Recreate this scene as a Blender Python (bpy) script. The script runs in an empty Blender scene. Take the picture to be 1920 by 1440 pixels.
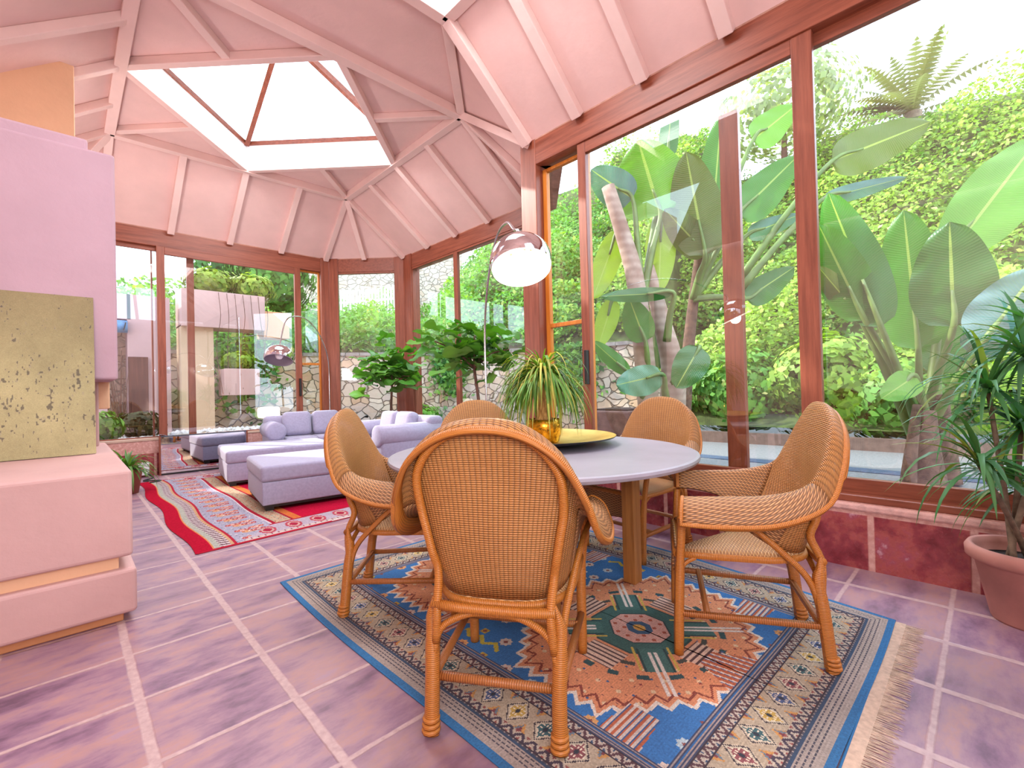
import bpy, math, random
import numpy as np
from mathutils import Vector, Matrix
random.seed(7); rng = np.random.default_rng(7)
S = bpy.context.scene; COL = S.collection
PI = math.pi; sin = math.sin; cos = math.cos
V = Vector

# ------------------------------------------------------------------ camera
H = 1.10; F = 863.0
def _d(px, py): return V(((px-960)/F, -(py-720)/F, -1.0)).normalized()
_vy = _d(123, 749); _vx = _d(1849, 706); _vz = _vx.cross(_vy).normalized(); _vx = _vy.cross(_vz)
RM = Matrix((_vx, _vy, _vz))                       # camera -> world
cam = bpy.data.cameras.new('camera'); co = bpy.data.objects.new('camera', cam); COL.objects.link(co)
cam.sensor_width = 36; cam.lens = F/1920*36; cam.clip_start = .02; cam.clip_end = 300
co.matrix_world = Matrix.Translation((0, 0, H)) @ RM.to_4x4()
S.camera = co
def ray(px, py): return RM @ V(((px-960)/F, -(py-720)/F, -1.0))
def at(px, py, depth): return V((0, 0, H)) + ray(px, py)*depth
def onz(px, py, z): r = ray(px, py); return V((0, 0, H)) + r*((z-H)/r.z)

# ------------------------------------------------------------------ materials
def lin(c):
    if isinstance(c, str):
        c = c.lstrip('#'); c = tuple(int(c[i:i+2], 16)/255 for i in (0, 2, 4))
    return tuple((x/12.92 if x <= .04045 else ((x+.055)/1.055)**2.4) for x in c[:3]) + (1.0,)
class N:
    def __init__(s, name):
        s.m = bpy.data.materials.new(name); s.m.use_nodes = True; s.t = s.m.node_tree; s.t.nodes.clear()
        s.out = s.n('ShaderNodeOutputMaterial'); s._tc = None
    def n(s, t, **kw):
        x = s.t.nodes.new(t)
        for k, v in kw.items(): setattr(x, k, v)
        return x
    def l(s, a, b): s.t.links.new(a, b)
    def set(s, sock, v):
        if isinstance(v, bpy.types.NodeSocket): s.l(v, sock)
        elif isinstance(v, bpy.types.Node): s.l(v.outputs[0], sock)
        else: sock.default_value = v
    def math(s, op, a, b=0.0, c=0.0):
        x = s.n('ShaderNodeMath', operation=op); s.set(x.inputs[0], a); s.set(x.inputs[1], b); s.set(x.inputs[2], c); return x.outputs[0]
    def coord(s, which='Object'):
        if s._tc is None: s._tc = s.n('ShaderNodeTexCoord')
        return s._tc.outputs[which]
    def geo(s): return s.n('ShaderNodeNewGeometry').outputs['Position']
    def mapping(s, vec, scale=(1, 1, 1), loc=(0, 0, 0), rot=(0, 0, 0)):
        x = s.n('ShaderNodeMapping'); s.l(vec, x.inputs[0]); x.inputs['Scale'].default_value = scale; x.inputs['Location'].default_value = loc; x.inputs['Rotation'].default_value = rot; return x.outputs[0]
    def noise(s, vec, scale, detail=4, rough=.55, out='Fac'):
        x = s.n('ShaderNodeTexNoise'); s.l(vec, x.inputs['Vector']); x.inputs['Scale'].default_value = scale; x.inputs['Detail'].default_value = detail; x.inputs['Roughness'].default_value = rough; return x.outputs[out]
    def ramp(s, fac, stops, interp='LINEAR'):
        x = s.n('ShaderNodeValToRGB'); s.l(fac, x.inputs[0]); cr = x.color_ramp; cr.interpolation = interp
        while len(cr.elements) > 1: cr.elements.remove(cr.elements[-1])
        for i, (p, c) in enumerate(stops):
            e = cr.elements[0] if i == 0 else cr.elements.new(p)
            e.position = p; e.color = lin(c) if (isinstance(c, str) or len(c) == 3) else c
        return x.outputs[0]
    def mix(s, fac, a, b, mode='MIX'):
        x = s.n('ShaderNodeMix', data_type='RGBA', blend_type=mode); s.set(x.inputs[0], fac)
        for sock, v in ((x.inputs[6], a), (x.inputs[7], b)):
            if isinstance(v, (str,)): v = lin(v)
            elif isinstance(v, tuple) and len(v) == 3: v = lin(v)
            s.set(sock, v)
        return x.outputs[2]
    def sep(s, vec):
        x = s.n('ShaderNodeSeparateXYZ'); s.l(vec, x.inputs[0]); return x.outputs
    def bump(s, h, strength=.3, dist=.01):
        x = s.n('ShaderNodeBump'); s.l(h, x.inputs['Height']); x.inputs['Strength'].default_value = strength; x.inputs['Distance'].default_value = dist; return x.outputs[0]
    def bsdf(s, color, rough=.6, metal=0.0, normal=None, spec=.5, sheen=0, emit=None, estr=0):
        b = s.n('ShaderNodeBsdfPrincipled')
        if isinstance(color, (str,)) or (isinstance(color, tuple) and len(color) == 3): color = lin(color)
        s.set(b.inputs['Base Color'], color); s.set(b.inputs['Roughness'], rough); s.set(b.inputs['Metallic'], metal)
        b.inputs['Specular IOR Level'].default_value = spec
        if sheen: b.inputs['Sheen Weight'].default_value = sheen
        if normal is not None: s.l(normal, b.inputs['Normal'])
        if emit: b.inputs['Emission Color'].default_value = lin(emit); b.inputs['Emission Strength'].default_value = estr
        return b
    def done(s, sh): s.l(sh.outputs[0] if hasattr(sh, 'outputs') else sh, s.out.inputs[0]); return s.m

def m_plain(name, c, rough=.6, metal=0, var=.06, scale=8, bump=0, spec=.5, sheen=0):
    k = N(name); nz = k.noise(k.coord(), scale)
    c0 = lin(c); d = tuple(x*(1-var*2) for x in c0[:3])+(1,); u = tuple(min(1, x*(1+var)) for x in c0[:3])+(1,)
    col = k.ramp(nz, [(.3, d), (.7, u)])
    nm = k.bump(k.noise(k.coord(), scale*6), bump, .01) if bump else None
    return k.done(k.bsdf(col, rough, metal, nm, spec, sheen))
def m_plaster(name, c, rough=.75):
    k = N(name); p = k.geo(); n1 = k.noise(p, 1.6, 5); n2 = k.noise(p, 14, 5)
    c0 = lin(c)
    col = k.ramp(n1, [(.3, tuple(x*.9 for x in c0[:3])+(1,)), (.7, tuple(min(1, x*1.05) for x in c0[:3])+(1,))])
    return k.done(k.bsdf(col, rough, 0, k.bump(n2, .25, .012), .3))
def m_wood(name, a, b, axis='X', scale=1.0, rough=.42):
    k = N(name); p = k.geo()
    sc = {'X': (1.2, 22, 22), 'Y': (22, 1.2, 22), 'Z': (22, 22, 1.2)}[axis]
    v = k.mapping(p, tuple(x*scale for x in sc)); nz = k.noise(v, 1.6, 6, .6); n2 = k.noise(v, 9, 3)
    f = k.math('ADD', k.math('MULTIPLY', nz, .75), k.math('MULTIPLY', n2, .25))
    col = k.ramp(f, [(.32, a), (.68, b)])
    return k.done(k.bsdf(col, rough, 0, k.bump(f, .12, .004), .45))
def m_attr(name, rough=.9, bumpscale=300, spec=.15, sheen=.2, trans=0):
    k = N(name); a = k.n('ShaderNodeVertexColor', layer_name='Col')
    nm = k.bump(k.noise(k.coord(), bumpscale, 2), .35, .004) if bumpscale else None
    b = k.bsdf(a.outputs[0], rough, 0, nm, spec, sheen)
    if trans:
        t = k.n('ShaderNodeBsdfTranslucent'); k.l(k.mix(1.0, a.outputs[0], (.95, 1.0, .45), 'MULTIPLY'), t.inputs[0])
        mx = k.n('ShaderNodeMixShader'); mx.inputs[0].default_value = trans; k.l(b.outputs[0], mx.inputs[1]); k.l(t.outputs[0], mx.inputs[2]); return k.done(mx)
    return k.done(b)
def m_glass(name, tint=(.96, .98, .97), refl=1.0):
    k = N(name); tr = k.n('ShaderNodeBsdfTransparent'); tr.inputs[0].default_value = tint+(1,)
    gl = k.n('ShaderNodeBsdfGlossy'); gl.inputs['Roughness'].default_value = 0.0; gl.inputs[0].default_value = (1, 1, 1, 1)
    ge = k.n('ShaderNodeNewGeometry'); dt = k.n('ShaderNodeVectorMath', operation='DOT_PRODUCT'); k.l(ge.outputs['Normal'], dt.inputs[0]); k.l(ge.outputs['Incoming'], dt.inputs[1])
    f = k.math('POWER', k.math('SUBTRACT', 1.0, k.math('ABSOLUTE', dt.outputs['Value'])), 5.0); f = k.math('MULTIPLY', k.math('MULTIPLY_ADD', f, .96, .042), 3.0*refl); f = k.math('MINIMUM', f, 1.0)
    mx = k.n('ShaderNodeMixShader'); k.l(f, mx.inputs[0]); k.l(tr.outputs[0], mx.inputs[1]); k.l(gl.outputs[0], mx.inputs[2])
    return k.done(mx)
def m_wicker(name, a, b, dark, su=.021, sv=.0085, gap=0.0, alt=1.0, amp=.75, pw=1.0):
    """basket weave on UV in metres: stakes along v, strands along u"""
    k = N(name); uv = k.n('ShaderNodeUVMap', uv_map='UVMap').outputs[0]; x, y, _ = k.sep(uv)
    uu = k.math('DIVIDE', x, su); vv = k.math('DIVIDE', y, sv)
    row = k.math('FLOOR', vv); par = k.math('MODULO', k.math('ADD', row, 1000.0), 2.0)
    fv = k.math('FRACT', vv); sv_ = k.math('SINE', k.math('MULTIPLY', fv, PI))
    ph = k.math('ADD', k.math('MULTIPLY', uu, PI), k.math('MULTIPLY', par, PI*alt))
    over = k.math('POWER', k.math('MULTIPLY_ADD', k.math('SINE', ph), .5, .5), pw)        # 1 over, 0 under
    h = k.math('MULTIPLY', k.math('POWER', sv_, .6), k.math('MULTIPLY_ADD', over, amp, 1-amp))
    nz = k.noise(k.coord(), 9, 3); nz2 = k.noise(k.mapping(uv, (20, 118, 1)), 1.0, 2)
    base = k.mix(k.math('ADD', k.math('MULTIPLY', nz, .5), k.math('MULTIPLY', nz2, .5)), a, b)
    col = k.mix(k.math('SMOOTH_MIN', k.math('MULTIPLY', h, 1.22), 1.0, .1), dark, base)  # gaps darkened: shade between strands put into the colour
    bs = k.bsdf(col, .42, 0, k.bump(h, .8, .004), .45)
    if gap:
        tr = k.n('ShaderNodeBsdfTransparent'); mx = k.n('ShaderNodeMixShader')
        k.l(k.math('LESS_THAN', h, gap), mx.inputs[0]); k.l(bs.outputs[0], mx.inputs[1]); k.l(tr.outputs[0], mx.inputs[2]); return k.done(mx)
    return k.done(bs)
def m_wrap(name, a, b, pitch=.006):
    k = N(name); uv = k.n('ShaderNodeUVMap', uv_map='UVMap').outputs[0]; x, y, _ = k.sep(uv)
    fv = k.math('FRACT', k.math('DIVIDE', y, pitch)); s_ = k.math('SINE', k.math('MULTIPLY', fv, PI))
    nz = k.noise(k.mapping(uv, (3, 60, 1)), 1.5, 3)
    col = k.mix(k.math('MULTIPLY_ADD', s_, .55, .45), '#5a2b10', k.mix(nz, a, b))
    return k.done(k.bsdf(col, .38, 0, k.bump(s_, .5, .002), .5))

# ------------------------------------------------------------------ mesh builder
class MB:
    def __init__(s): s.v = []; s.f = []; s.uv = []; s.c = []; s.hasuv = False; s.hascol = False
    def add(s, verts, faces, uvs=None, col=None):
        o = len(s.v); s.v += [tuple(p) for p in verts]
        for i, f in enumerate(faces):
            s.f.append(tuple(o+j for j in f))
            if uvs is not None: s.hasuv = True; s.uv += [uvs[j] for j in f]
            else: s.uv += [(0, 0)]*len(f)
            if col is not None: s.hascol = True
            if col is not None and hasattr(col[0], '__len__'): s.c += [col[j] for j in f]
            else: s.c += [col if col is not None else (1, 1, 1)]*len(f)
        return s
    def box(s, a, b, M=None):
        x0, y0, z0 = a; x1, y1, z1 = b
        vs = [V(p) for p in ((x0,y0,z0),(x1,y0,z0),(x1,y1,z0),(x0,y1,z0),(x0,y0,z1),(x1,y0,z1),(x1,y1,z1),(x0,y1,z1))]
        if M is not None: vs = [M @ p for p in vs]
        return s.add(vs, [(0,3,2,1),(4,5,6,7),(0,1,5,4),(1,2,6,5),(2,3,7,6),(3,0,4,7)])
    def beam(s, p, q, w, h, up=V((0, 0, 1)), hang=True):
        """bar from p to q; width w, depth h hanging below the p-q line (along -up)"""
        p = V(p); q = V(q); d = (q-p).normalized(); r = d.cross(up).normalized(); u = r.cross(d).normalized()
        vs = []
        for e in (p, q):
            for a_, b_ in ((-1, 0), (1, 0), (1, -1), (-1, -1)): vs.append(e + r*(a_*w/2) + u*((b_*h) if hang else (b_+.5)*h))
        return s.add(vs, [(0,1,2,3),(7,6,5,4),(0,4,5,1),(1,5,6,2),(2,6,7,3),(3,7,4,0)])
    def tube(s, pts, rad, n=8, caps=True, col=None):
        pts = [V(p) for p in pts]; k = len(pts); R_ = rad if hasattr(rad, '__len__') else [rad]*k
        T = []
        for i in range(k):
            t = (pts[min(i+1, k-1)]-pts[max(i-1, 0)]); T.append(t.normalized() if t.length > 1e-9 else V((0, 0, 1)))
        a = T[0].orthogonal().normalized(); vs = []; uvs = []; L = 0
        for i in range(k):
            a = (a - T[i]*a.dot(T[i])).normalized(); b = T[i].cross(a)
            if i: L += (pts[i]-pts[i-1]).length
            for j in range(n+1):
                th = 2*PI*j/n; vs.append(pts[i]+(a*cos(th)+b*sin(th))*R_[i]); uvs.append((j/n, L))
        fs = [(i*(n+1)+j, i*(n+1)+j+1, (i+1)*(n+1)+j+1, (i+1)*(n+1)+j) for i in range(k-1) for j in range(n)]
        if caps: fs += [tuple(range(n-1, -1, -1)), tuple((k-1)*(n+1)+j for j in range(n))]
        return s.add(vs, fs, uvs, col)
    def lathe(s, prof, c=(0, 0, 0), n=32, M=None, cap0=True, cap1=True):
        vs = []; k = len(prof)
        for r, z in prof:
            for j in range(n):
                p = V((r*cos(2*PI*j/n), r*sin(2*PI*j/n), z)); p = (M @ p) if M is not None else p; vs.append(p+V(c))
        fs = [(i*n+j, i*n+(j+1) % n, (i+1)*n+(j+1) % n, (i+1)*n+j) for i in range(k-1) for j in range(n)]
        if cap0 and prof[0][0] > 1e-6: fs.append(tuple(range(n-1, -1, -1)))
        if cap1 and prof[-1][0] > 1e-6: fs.append(tuple((k-1)*n+j for j in range(n)))
        return s.add(vs, fs)
    def grid(s, P, uvs=None, col=None):
        r = len(P); c = len(P[0]); vs = [p for row in P for p in row]
        fs = [(i*c+j, i*c+j+1, (i+1)*c+j+1, (i+1)*c+j) for i in range(r-1) for j in range(c-1)]
        return s.add(vs, fs, [u for row in uvs for u in row] if uvs else None, col)
    def build(s, name, mat, parent=None, smooth=False, local=False, bevel=0, solid=0, subsurf=0, segs=2):
        me = bpy.data.meshes.new(name); vs = s.v
        if parent is not None and not local:
            o = parent.location.copy(); pp = parent.parent
            while pp is not None: o += pp.location; pp = pp.parent
            vs = [(p[0]-o[0], p[1]-o[1], p[2]-o[2]) for p in vs]
        me.from_pydata(vs, [], s.f)
        if s.hasuv:
            l = me.uv_layers.new(name='UVMap'); l.data.foreach_set('uv', np.array(s.uv, dtype=np.float32).ravel())
        if s.hascol:
            a = me.color_attributes.new('Col', 'FLOAT_COLOR', 'CORNER'); c = np.ones((len(s.c), 4), dtype=np.float32); c[:, :3] = np.array(s.c, dtype=np.float32); a.data.foreach_set('color', c.ravel())
        if smooth: me.polygons.foreach_set('use_smooth', [True]*len(me.polygons))
        me.materials.append(mat); me.update()
        ob = bpy.data.objects.new(name, me); COL.objects.link(ob); ob.parent = parent
        if bevel:
            b = ob.modifiers.new('bevel', 'BEVEL'); b.width = bevel; b.segments = segs; b.limit_method = 'ANGLE'; b.angle_limit = .6
        if solid: b = ob.modifiers.new('solid', 'SOLIDIFY'); b.thickness = solid; b.offset = 0
        if subsurf: b = ob.modifiers.new('sub', 'SUBSURF'); b.levels = subsurf; b.render_levels = subsurf
        return ob
def thing(name, label, cat, loc, rz=0, group=None):
    o = bpy.data.objects.new(name, None); COL.objects.link(o); o.location = loc; o.rotation_euler = (0, 0, rz); o.empty_display_size = .1
    return tag(o, label, cat, group)
def tag(o, label, cat, group=None, kind=None):
    o['label'] = label; o['category'] = cat
    if group: o['group'] = group
    if kind: o['kind'] = kind
    return o
def struct(o, label=None):
    o['kind'] = 'structure'
    if label: o['label'] = label
    return o
def sgroup(name, loc=(0, 0, 0)):
    o = bpy.data.objects.new(name, None); COL.objects.link(o); o.location = loc; o.empty_display_size = .1; o['kind'] = 'structure'; return o
def copy_tree(o, parent=None):
    c = o.copy(); COL.objects.link(c); c.parent = parent
    for ch in list(o.children): copy_tree(ch, c)
    return c
def box(name, a, b, mat, parent=None, bevel=0, local=False): return MB().box(a, b).build(name, mat, parent, bevel=bevel, local=local)
def bez(ps, n):
    """Catmull-Rom through ps"""
    ps = [V(p) for p in ps]; P = [ps[0]*2-ps[1]]+ps+[ps[-1]*2-ps[-2]]; out = []; m = len(ps)-1
    for i in range(n+1):
        t = i/n*m; k = min(int(t), m-1); f = t-k; a, b, c, d = P[k:k+4]
        out.append(.5*((2*b)+(c-a)*f+(2*a-5*b+4*c-d)*f*f+(3*b-a-3*c+d)*f**3))
    return out
# ------------------------------------------------------------------ shared materials
M_ceil = m_plaster('ceiling_pink_paint', '#e7c2bb'); M_raft = m_plaster('rafter_pink_paint', '#ecccc4', .6)
M_wall = m_plaster('wall_pink_plaster', '#e8c6bd'); M_fire = m_plaster('fireplace_pink_plaster', '#c9a29d')
M_hood = m_plaster('hood_cool_lit_plaster', '#bf9faa'); M_flue = m_plaster('flue_peach_plaster', '#e8ba94'); M_white = m_plaster('skylight_well_white', '#fbf6f4')  # hood: cool window light put into its plaster colour
M_wx = m_wood('cherry_wood_x', '#703624', '#9c563e', 'X'); M_wy = m_wood('cherry_wood_y', '#703624', '#9c563e', 'Y'); M_wz = m_wood('cherry_wood_z', '#703624', '#9c563e', 'Z')
M_or = m_wood('orange_pine_wood', '#b8641c', '#dd8d36', 'Z'); M_oak = m_wood('table_oak', '#8a5527', '#b57a40', 'Z')
M_glass = m_glass('window_glass', refl=1.0); M_sky = m_glass('skylight_glass', (.98, .99, 1), .5)
M_black = m_plain('black_plastic', '#171516', .45); M_lilac = m_plain('lilac_grey_fabric', '#a29cb4', .9, 0, .06, 40, .2, .2, .3)
M_chrome = m_plain('polished_chrome', '#d8d6da', .08, 1.0, .01); M_steel = m_plain('brushed_steel', '#c4c0c4', .22, 1.0, .02)
M_terra = m_plain('terracotta_pot', '#b57c70', .8, 0, .1, 6, .1); M_soil = m_plain('potting_soil', '#2c1c14', .95, 0, .3, 40, .5)

def m_floor():
    k = N('terracotta_floor_tiles'); p = k.geo(); x, y, z = k.sep(p)
    wob = k.math('MULTIPLY', k.math('SUBTRACT', k.noise(p, 7, 3), .5), .012)
    ux = k.math('DIVIDE', k.math('ADD', k.math('SUBTRACT', x, .181-.405*20), wob), .405); uy = k.math('DIVIDE', k.math('ADD', k.math('SUBTRACT', y, 1.764-.405*20), wob), .405)
    def edge(u):
        f = k.math('FRACT', u); return k.math('MINIMUM', f, k.math('SUBTRACT', 1.0, f))
    ex = edge(ux); ey = edge(uy); gx = k.math('SUBTRACT', ex, .014); e = k.math('MINIMUM', gx, ey)
    g = k.ramp(e, [(.017, (0, 0, 0, 1)), (.03, (1, 1, 1, 1))])
    cell = k.n('ShaderNodeCombineXYZ'); k.l(k.math('FLOOR', ux), cell.inputs[0]); k.l(k.math('FLOOR', uy), cell.inputs[1])
    wn = k.n('ShaderNodeTexWhiteNoise', noise_dimensions='2D'); k.l(cell.outputs[0], wn.inputs['Vector'])
    st = k.noise(k.mapping(p, (2.6, 6, 1)), 1.3, 6, .62); st2 = k.noise(p, 26, 4)
    tile = k.ramp(st, [(.32, '#644a5e'), (.43, '#86647a'), (.52, '#9a7884'), (.60, '#a87f7c'), (.68, '#a08090')])
    tile = k.mix(k.math('MULTIPLY', wn.outputs[0], .4), tile, k.ramp(st2, [(.35, '#94726f'), (.7, '#9b7c8a')]))
    grout = k.ramp(k.noise(p, 40, 3), [(.3, '#a98b8b'), (.7, '#bea19f')])
    col = k.mix(g, grout, tile)
    rough = k.math('MULTIPLY_ADD', st2, .25, .30)
    hh = k.math('ADD', k.math('MULTIPLY', g, .6), k.math('MULTIPLY', k.noise(p, 18, 4), .3))
    return k.done(k.bsdf(col, rough, 0, k.bump(hh, .3, .01), .4))
M_floor = m_floor()
def m_riser(name, axis):
    k = N(name); p = k.geo(); xyz = k.sep(p); u = xyz[axis]; z = xyz[2]
    f = k.math('FRACT', k.math('DIVIDE', k.math('SUBTRACT', u, .062-.42*20), .42)); e = k.math('MINIMUM', f, k.math('SUBTRACT', 1.0, f))
    e = k.math('MULTIPLY', e, .42); top = k.math('SUBTRACT', .318, z); e = k.math('MINIMUM', k.math('SUBTRACT', e, .012), top)
    g = k.ramp(k.math('MULTIPLY', e, 10), [(.0, (0, 0, 0, 1)), (.06, (1, 1, 1, 1))])
    nz = k.noise(p, 5, 6, .65); n2 = k.noise(p, 30, 4)
    tile = k.ramp(nz, [(.34, '#6e252b'), (.46, '#8d3a42'), (.54, '#a5524e'), (.62, '#9c4a58'), (.68, '#c79aa2')])
    gr = k.ramp(n2, [(.3, '#c08a80'), (.7, '#d8aaa0')])
    return k.done(k.bsdf(k.mix(g, gr, tile), k.math('MULTIPLY_ADD', n2, .45, .02), 0, k.bump(k.math('ADD', g, n2), .25, .008), .5))
M_riser_d = m_riser('riser_tiles_right', 1); M_riser_a = m_riser('riser_tiles_far', 0)

# ------------------------------------------------------------------ setting: plan
YA, XC, XD = 8.254, 4.40, 3.306
ZH, ZE, ZR = 3.272, 3.52, 4.327
NA, NB = V((3.42, YA, 0)), V((XC, 7.27, 0)); SC, PP = V((XC, 4.09, 0)), V((XD, 3.05, 0))
V1, V2, V3, V4 = V((.41, 7.2, ZR)), V((3.33, 7.2, ZR)), V((3.33, 4.16, ZR)), V((.41, 4.16, ZR))
W1 = V((2.36, 3.13, ZR)); RW, RS = -.65, -.55
fl = MB(); fl.add([(-1.7, -1.6, 0), (3.36, -1.6, 0), (3.36, 3.0, 0), (4.45, 4.07, 0), (4.45, 7.3, 0), (3.44, 8.31, 0), (-.7, 8.31, 0), (-1.7, 8.31, 0)], [tuple(range(8))])
struct(fl.build('floor', M_floor))
def e(p): return V((p[0], p[1], ZE))
c = MB()
A0, A1 = V((.31, YA, ZE)), V((3.42, YA, ZE)); B1 = V((XC, 7.27, ZE)); C1 = V((XC, 4.09, ZE)); P1 = V((XD, 3.05, ZE)); NW = V((-.67, 7.27, ZE)); SW = V((-.67, 4.09, ZE))
SN, SE_, SS, SWk = V((1.87, 7.2, ZR)), V((3.33, 5.68, ZR)), V((1.87, 4.16, ZR)), V((.41, 5.68, ZR))
for f in ([A0, A1, V2, V1], [A1, B1, V2], [B1, C1, V3, V2], [C1, P1, V3], [NW, A0, V1], [SW, NW, V1, V4], [V1, SN, SWk], [SN, V2, SE_], [SE_, V3, SS], [SS, V4, SWk],
          [V4, V3, W1, V((.41, 3.13, ZR))], [V3, P1, W1], [V4, V((.41, 3.13, ZR)), V((RW, 3.13, ZR)), V((-.67, 4.16, ZR))], [SW, V4, V((-.67, 4.16, ZR))],
          [P1, W1, V((2.36, RS, ZR)), V((XD, -1.5, ZE))], [V((XD, -1.5, ZE)), V((2.36, RS, ZR)), V((1.9, RS, ZR)), V((2.3, -1.5, ZE))], [V((.3, -1.5, ZE)), V((.6, RS, ZR)), V((RW, RS, ZR)), V((-1.6, -1.5, ZE))],
          [V((-1.6, -1.5, ZE)), V((RW, RS, ZR)), V((RW, 3.13, ZR)), V((-1.6, 4.2, ZE))],
          # flat field of the second lantern with its opening at the near corner
          [V((RW, RS, ZR)), V((2.36, RS, ZR)), V((2.36, 1.7, ZR)), V((RW, 1.7, ZR))], [V((RW, 1.7, ZR)), V((.9, 1.7, ZR)), V((.9, 3.13, ZR)), V((RW, 3.13, ZR))]):
    c.add(f, [tuple(range(len(f)))])
struct(c.build('ceiling', M_ceil))
ev = MB(); _e = [V((-.67, 8.254, 0)), V((3.42, YA, 0)), V((XC, 7.27, 0)), V((XC, 4.09, 0)), V((XD, 3.05, 0)), V((XD, -1.6, 0))]; _o = [V((-.67, 8.60, 0)), V((3.56, 8.60, 0)), V((4.74, 7.41, 0)), V((4.74, 3.95, 0)), V((3.60, 2.86, 0)), V((3.60, -1.6, 0))]
for i in range(5): ev.add([_e[i]+V((0, 0, ZE+.002)), _e[i+1]+V((0, 0, ZE+.002)), _o[i+1]+V((0, 0, 3.50)), _o[i]+V((0, 0, 3.50))], [(0, 1, 2, 3)])
struct(ev.build('ceiling_eaves', m_plain('terracotta_eaves', '#b98a78', .85, 0, .15, 12), solid=.03))  # eaves, carried all round to stop light leaking over the headers
_tn = [0]
def trim(mb, mat, bevel=.006):
    _tn[0] += 1; return struct(mb.build('trim_%d' % _tn[0], mat, bevel=bevel))
def rafter(p, q, w=.085, h=.075, up=V((0, 0, 1))): return trim(MB().beam(p, q, w, h, up), M_raft)
# ring beams
for p, q in ((V1, V2), (V2, V3), (V3, V4), (V4, V1)): rafter(p, q, .10, .10)
rafter(W1 + V((0, .0, 0)), V((.6, 3.13, ZR)), .10, .10); rafter(W1, V((2.36, RS, ZR)), .10, .10)
rafter(V3, W1, .09, .09)
# sides of the open lantern (diamond) and corner struts
for p, q in ((SN, SE_), (SE_, SS), (SS, SWk), (SWk, SN)): rafter(p, q, .075, .085)
for v, a, b in ((V1, SN, SWk), (V2, SN, SE_), (V3, SE_, SS), (V4, SS, SWk)): rafter(v, (a+b)/2, .08, .07)
# rafters over the far glazing, the chamfer, the right bay and the chimney side
for i in range(5):
    t = i/4; rafter(V((.41+2.92*t, 7.2, ZR)), V((.37+3.02*t, YA, ZE)))
rafter(V2, (A1+B1)/2 + V((0, 0, 0)))
for i in range(5):
    t = i/4; rafter(V((3.33, 7.2-3.04*t, ZR)), V((XC, 7.22-3.08*t, ZE)))
rafter(V3, (C1+P1)/2); rafter(V3, P1, .10, .08)
for i in range(5):
    t = i/4; rafter(V((.41, 7.2-3.04*t, ZR)), V((-.67, 7.2-3.04*t, ZE)))
rafter(V1, (A0+NW)/2)
# rafters over the sliding doors
for y in (3.08, 2.46, 1.82, 1.18, .54, -.1): rafter(V((2.36, y if y < 3.07 else 3.13, ZR)), V((XD, y, ZE)), .10, .08)
# white light wells and lantern glazing
def well(pts, h, inset=0.0):
    mb = MB(); n = len(pts)
    for i in range(n):
        a, b = pts[i], pts[(i+1) % n]; mb.add([a, b, b+V((0, 0, h)), a+V((0, 0, h))], [(0, 1, 2, 3)])
    return struct(mb.build('wall_skylight', M_white))
well([SN, SE_, SS, SWk], .34)
well([V((.9, 3.07, ZR)), V((2.30, 3.07, ZR)), V((2.30, 1.7, ZR)), V((.9, 1.7, ZR))], .3)
zc = ZR+.34; apex = V((1.87, 5.68, zc+.75)); sk = sgroup('window_1', (1.87, 5.68, zc))
ks = [V((p.x, p.y, zc)) for p in (SN, SE_, SS, SWk)]
g = MB()
for i in range(4): g.add([ks[i], ks[(i+1) % 4], apex], [(0, 1, 2)])
g.build('pane', M_sky, sk)
for i in range(4):
    MB().beam(ks[i], apex, .06, .07).build('glazing_bar', M_wy, sk)
    MB().beam(ks[i], ks[(i+1) % 4], .05, .05).build('sill_bar', M_wy, sk)
sk2 = sgroup('window_2', (1.6, 2.4, ZR+.3)); MB().add([(.9, 1.7, ZR+.3), (2.3, 1.7, ZR+.3), (2.3, 3.07, ZR+.3), (.9, 3.07, ZR+.3)], [(0, 1, 2, 3)]).build('pane', M_sky, sk2)

sk3 = sgroup('window_3', (1.3, -1, 3.9)); MB().add([(.3, -1.5, ZE), (2.3, -1.5, ZE), (1.9, RS, ZR), (.6, RS, ZR)], [(0, 1, 2, 3)]).build('pane', M_sky, sk3)
for t in (.33, .66): MB().beam(V((.3+2.0*t, -1.5, ZE)), V((.6+1.3*t, RS, ZR)), .07, .07).build('glazing_bar', M_raft, sk3)
# walls: far parapet, chamfer, right bay, sliding-door riser, chimney side and behind the camera
def prism(poly, z0, z1):
    n = len(poly); mb = MB(); vs = [(p[0], p[1], z0) for p in poly]+[(p[0], p[1], z1) for p in poly]
    return mb.add(vs, [tuple(range(n-1, -1, -1)), tuple(range(n, 2*n))]+[(i, (i+1) % n, n+(i+1) % n, n+i) for i in range(n)])
struct(prism([(-.7, YA-.05), (3.42, YA-.05), (3.5, YA+.2), (-.7, YA+.2)], 0, .49).build('wall_far', M_riser_a))
struct(prism([(3.40, YA-.05), (XC-.05, 7.25), (XC+.2, 7.36), (3.5, YA+.2)], 0, .49).build('wall_corner', M_riser_a))
struct(prism([(XC-.05, 7.27), (XC-.05, 4.09), (XC+.2, 4.0), (XC+.2, 7.38)], 0, .49).build('wall_bay', M_riser_d))
struct(prism([(XC-.05, 4.09), (XD, 3.03), (XD+.18, 2.93), (XC+.2, 4.0)], 0, .49).build('wall_return', M_riser_d))
struct(prism([(XD, 3.1), (XD, -1.5), (XD+.2, -1.5), (XD+.2, 3.0)], 0, .385).build('wall_right', M_riser_d))
ledge = MB(); ledge.box((XD-.012, -1.5, .335), (XD+.1, 3.05, .378)); trim(ledge, m_plain('mortar_ledge', '#d9aaa2', .8, 0, .12, 25, .3), .012)
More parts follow.
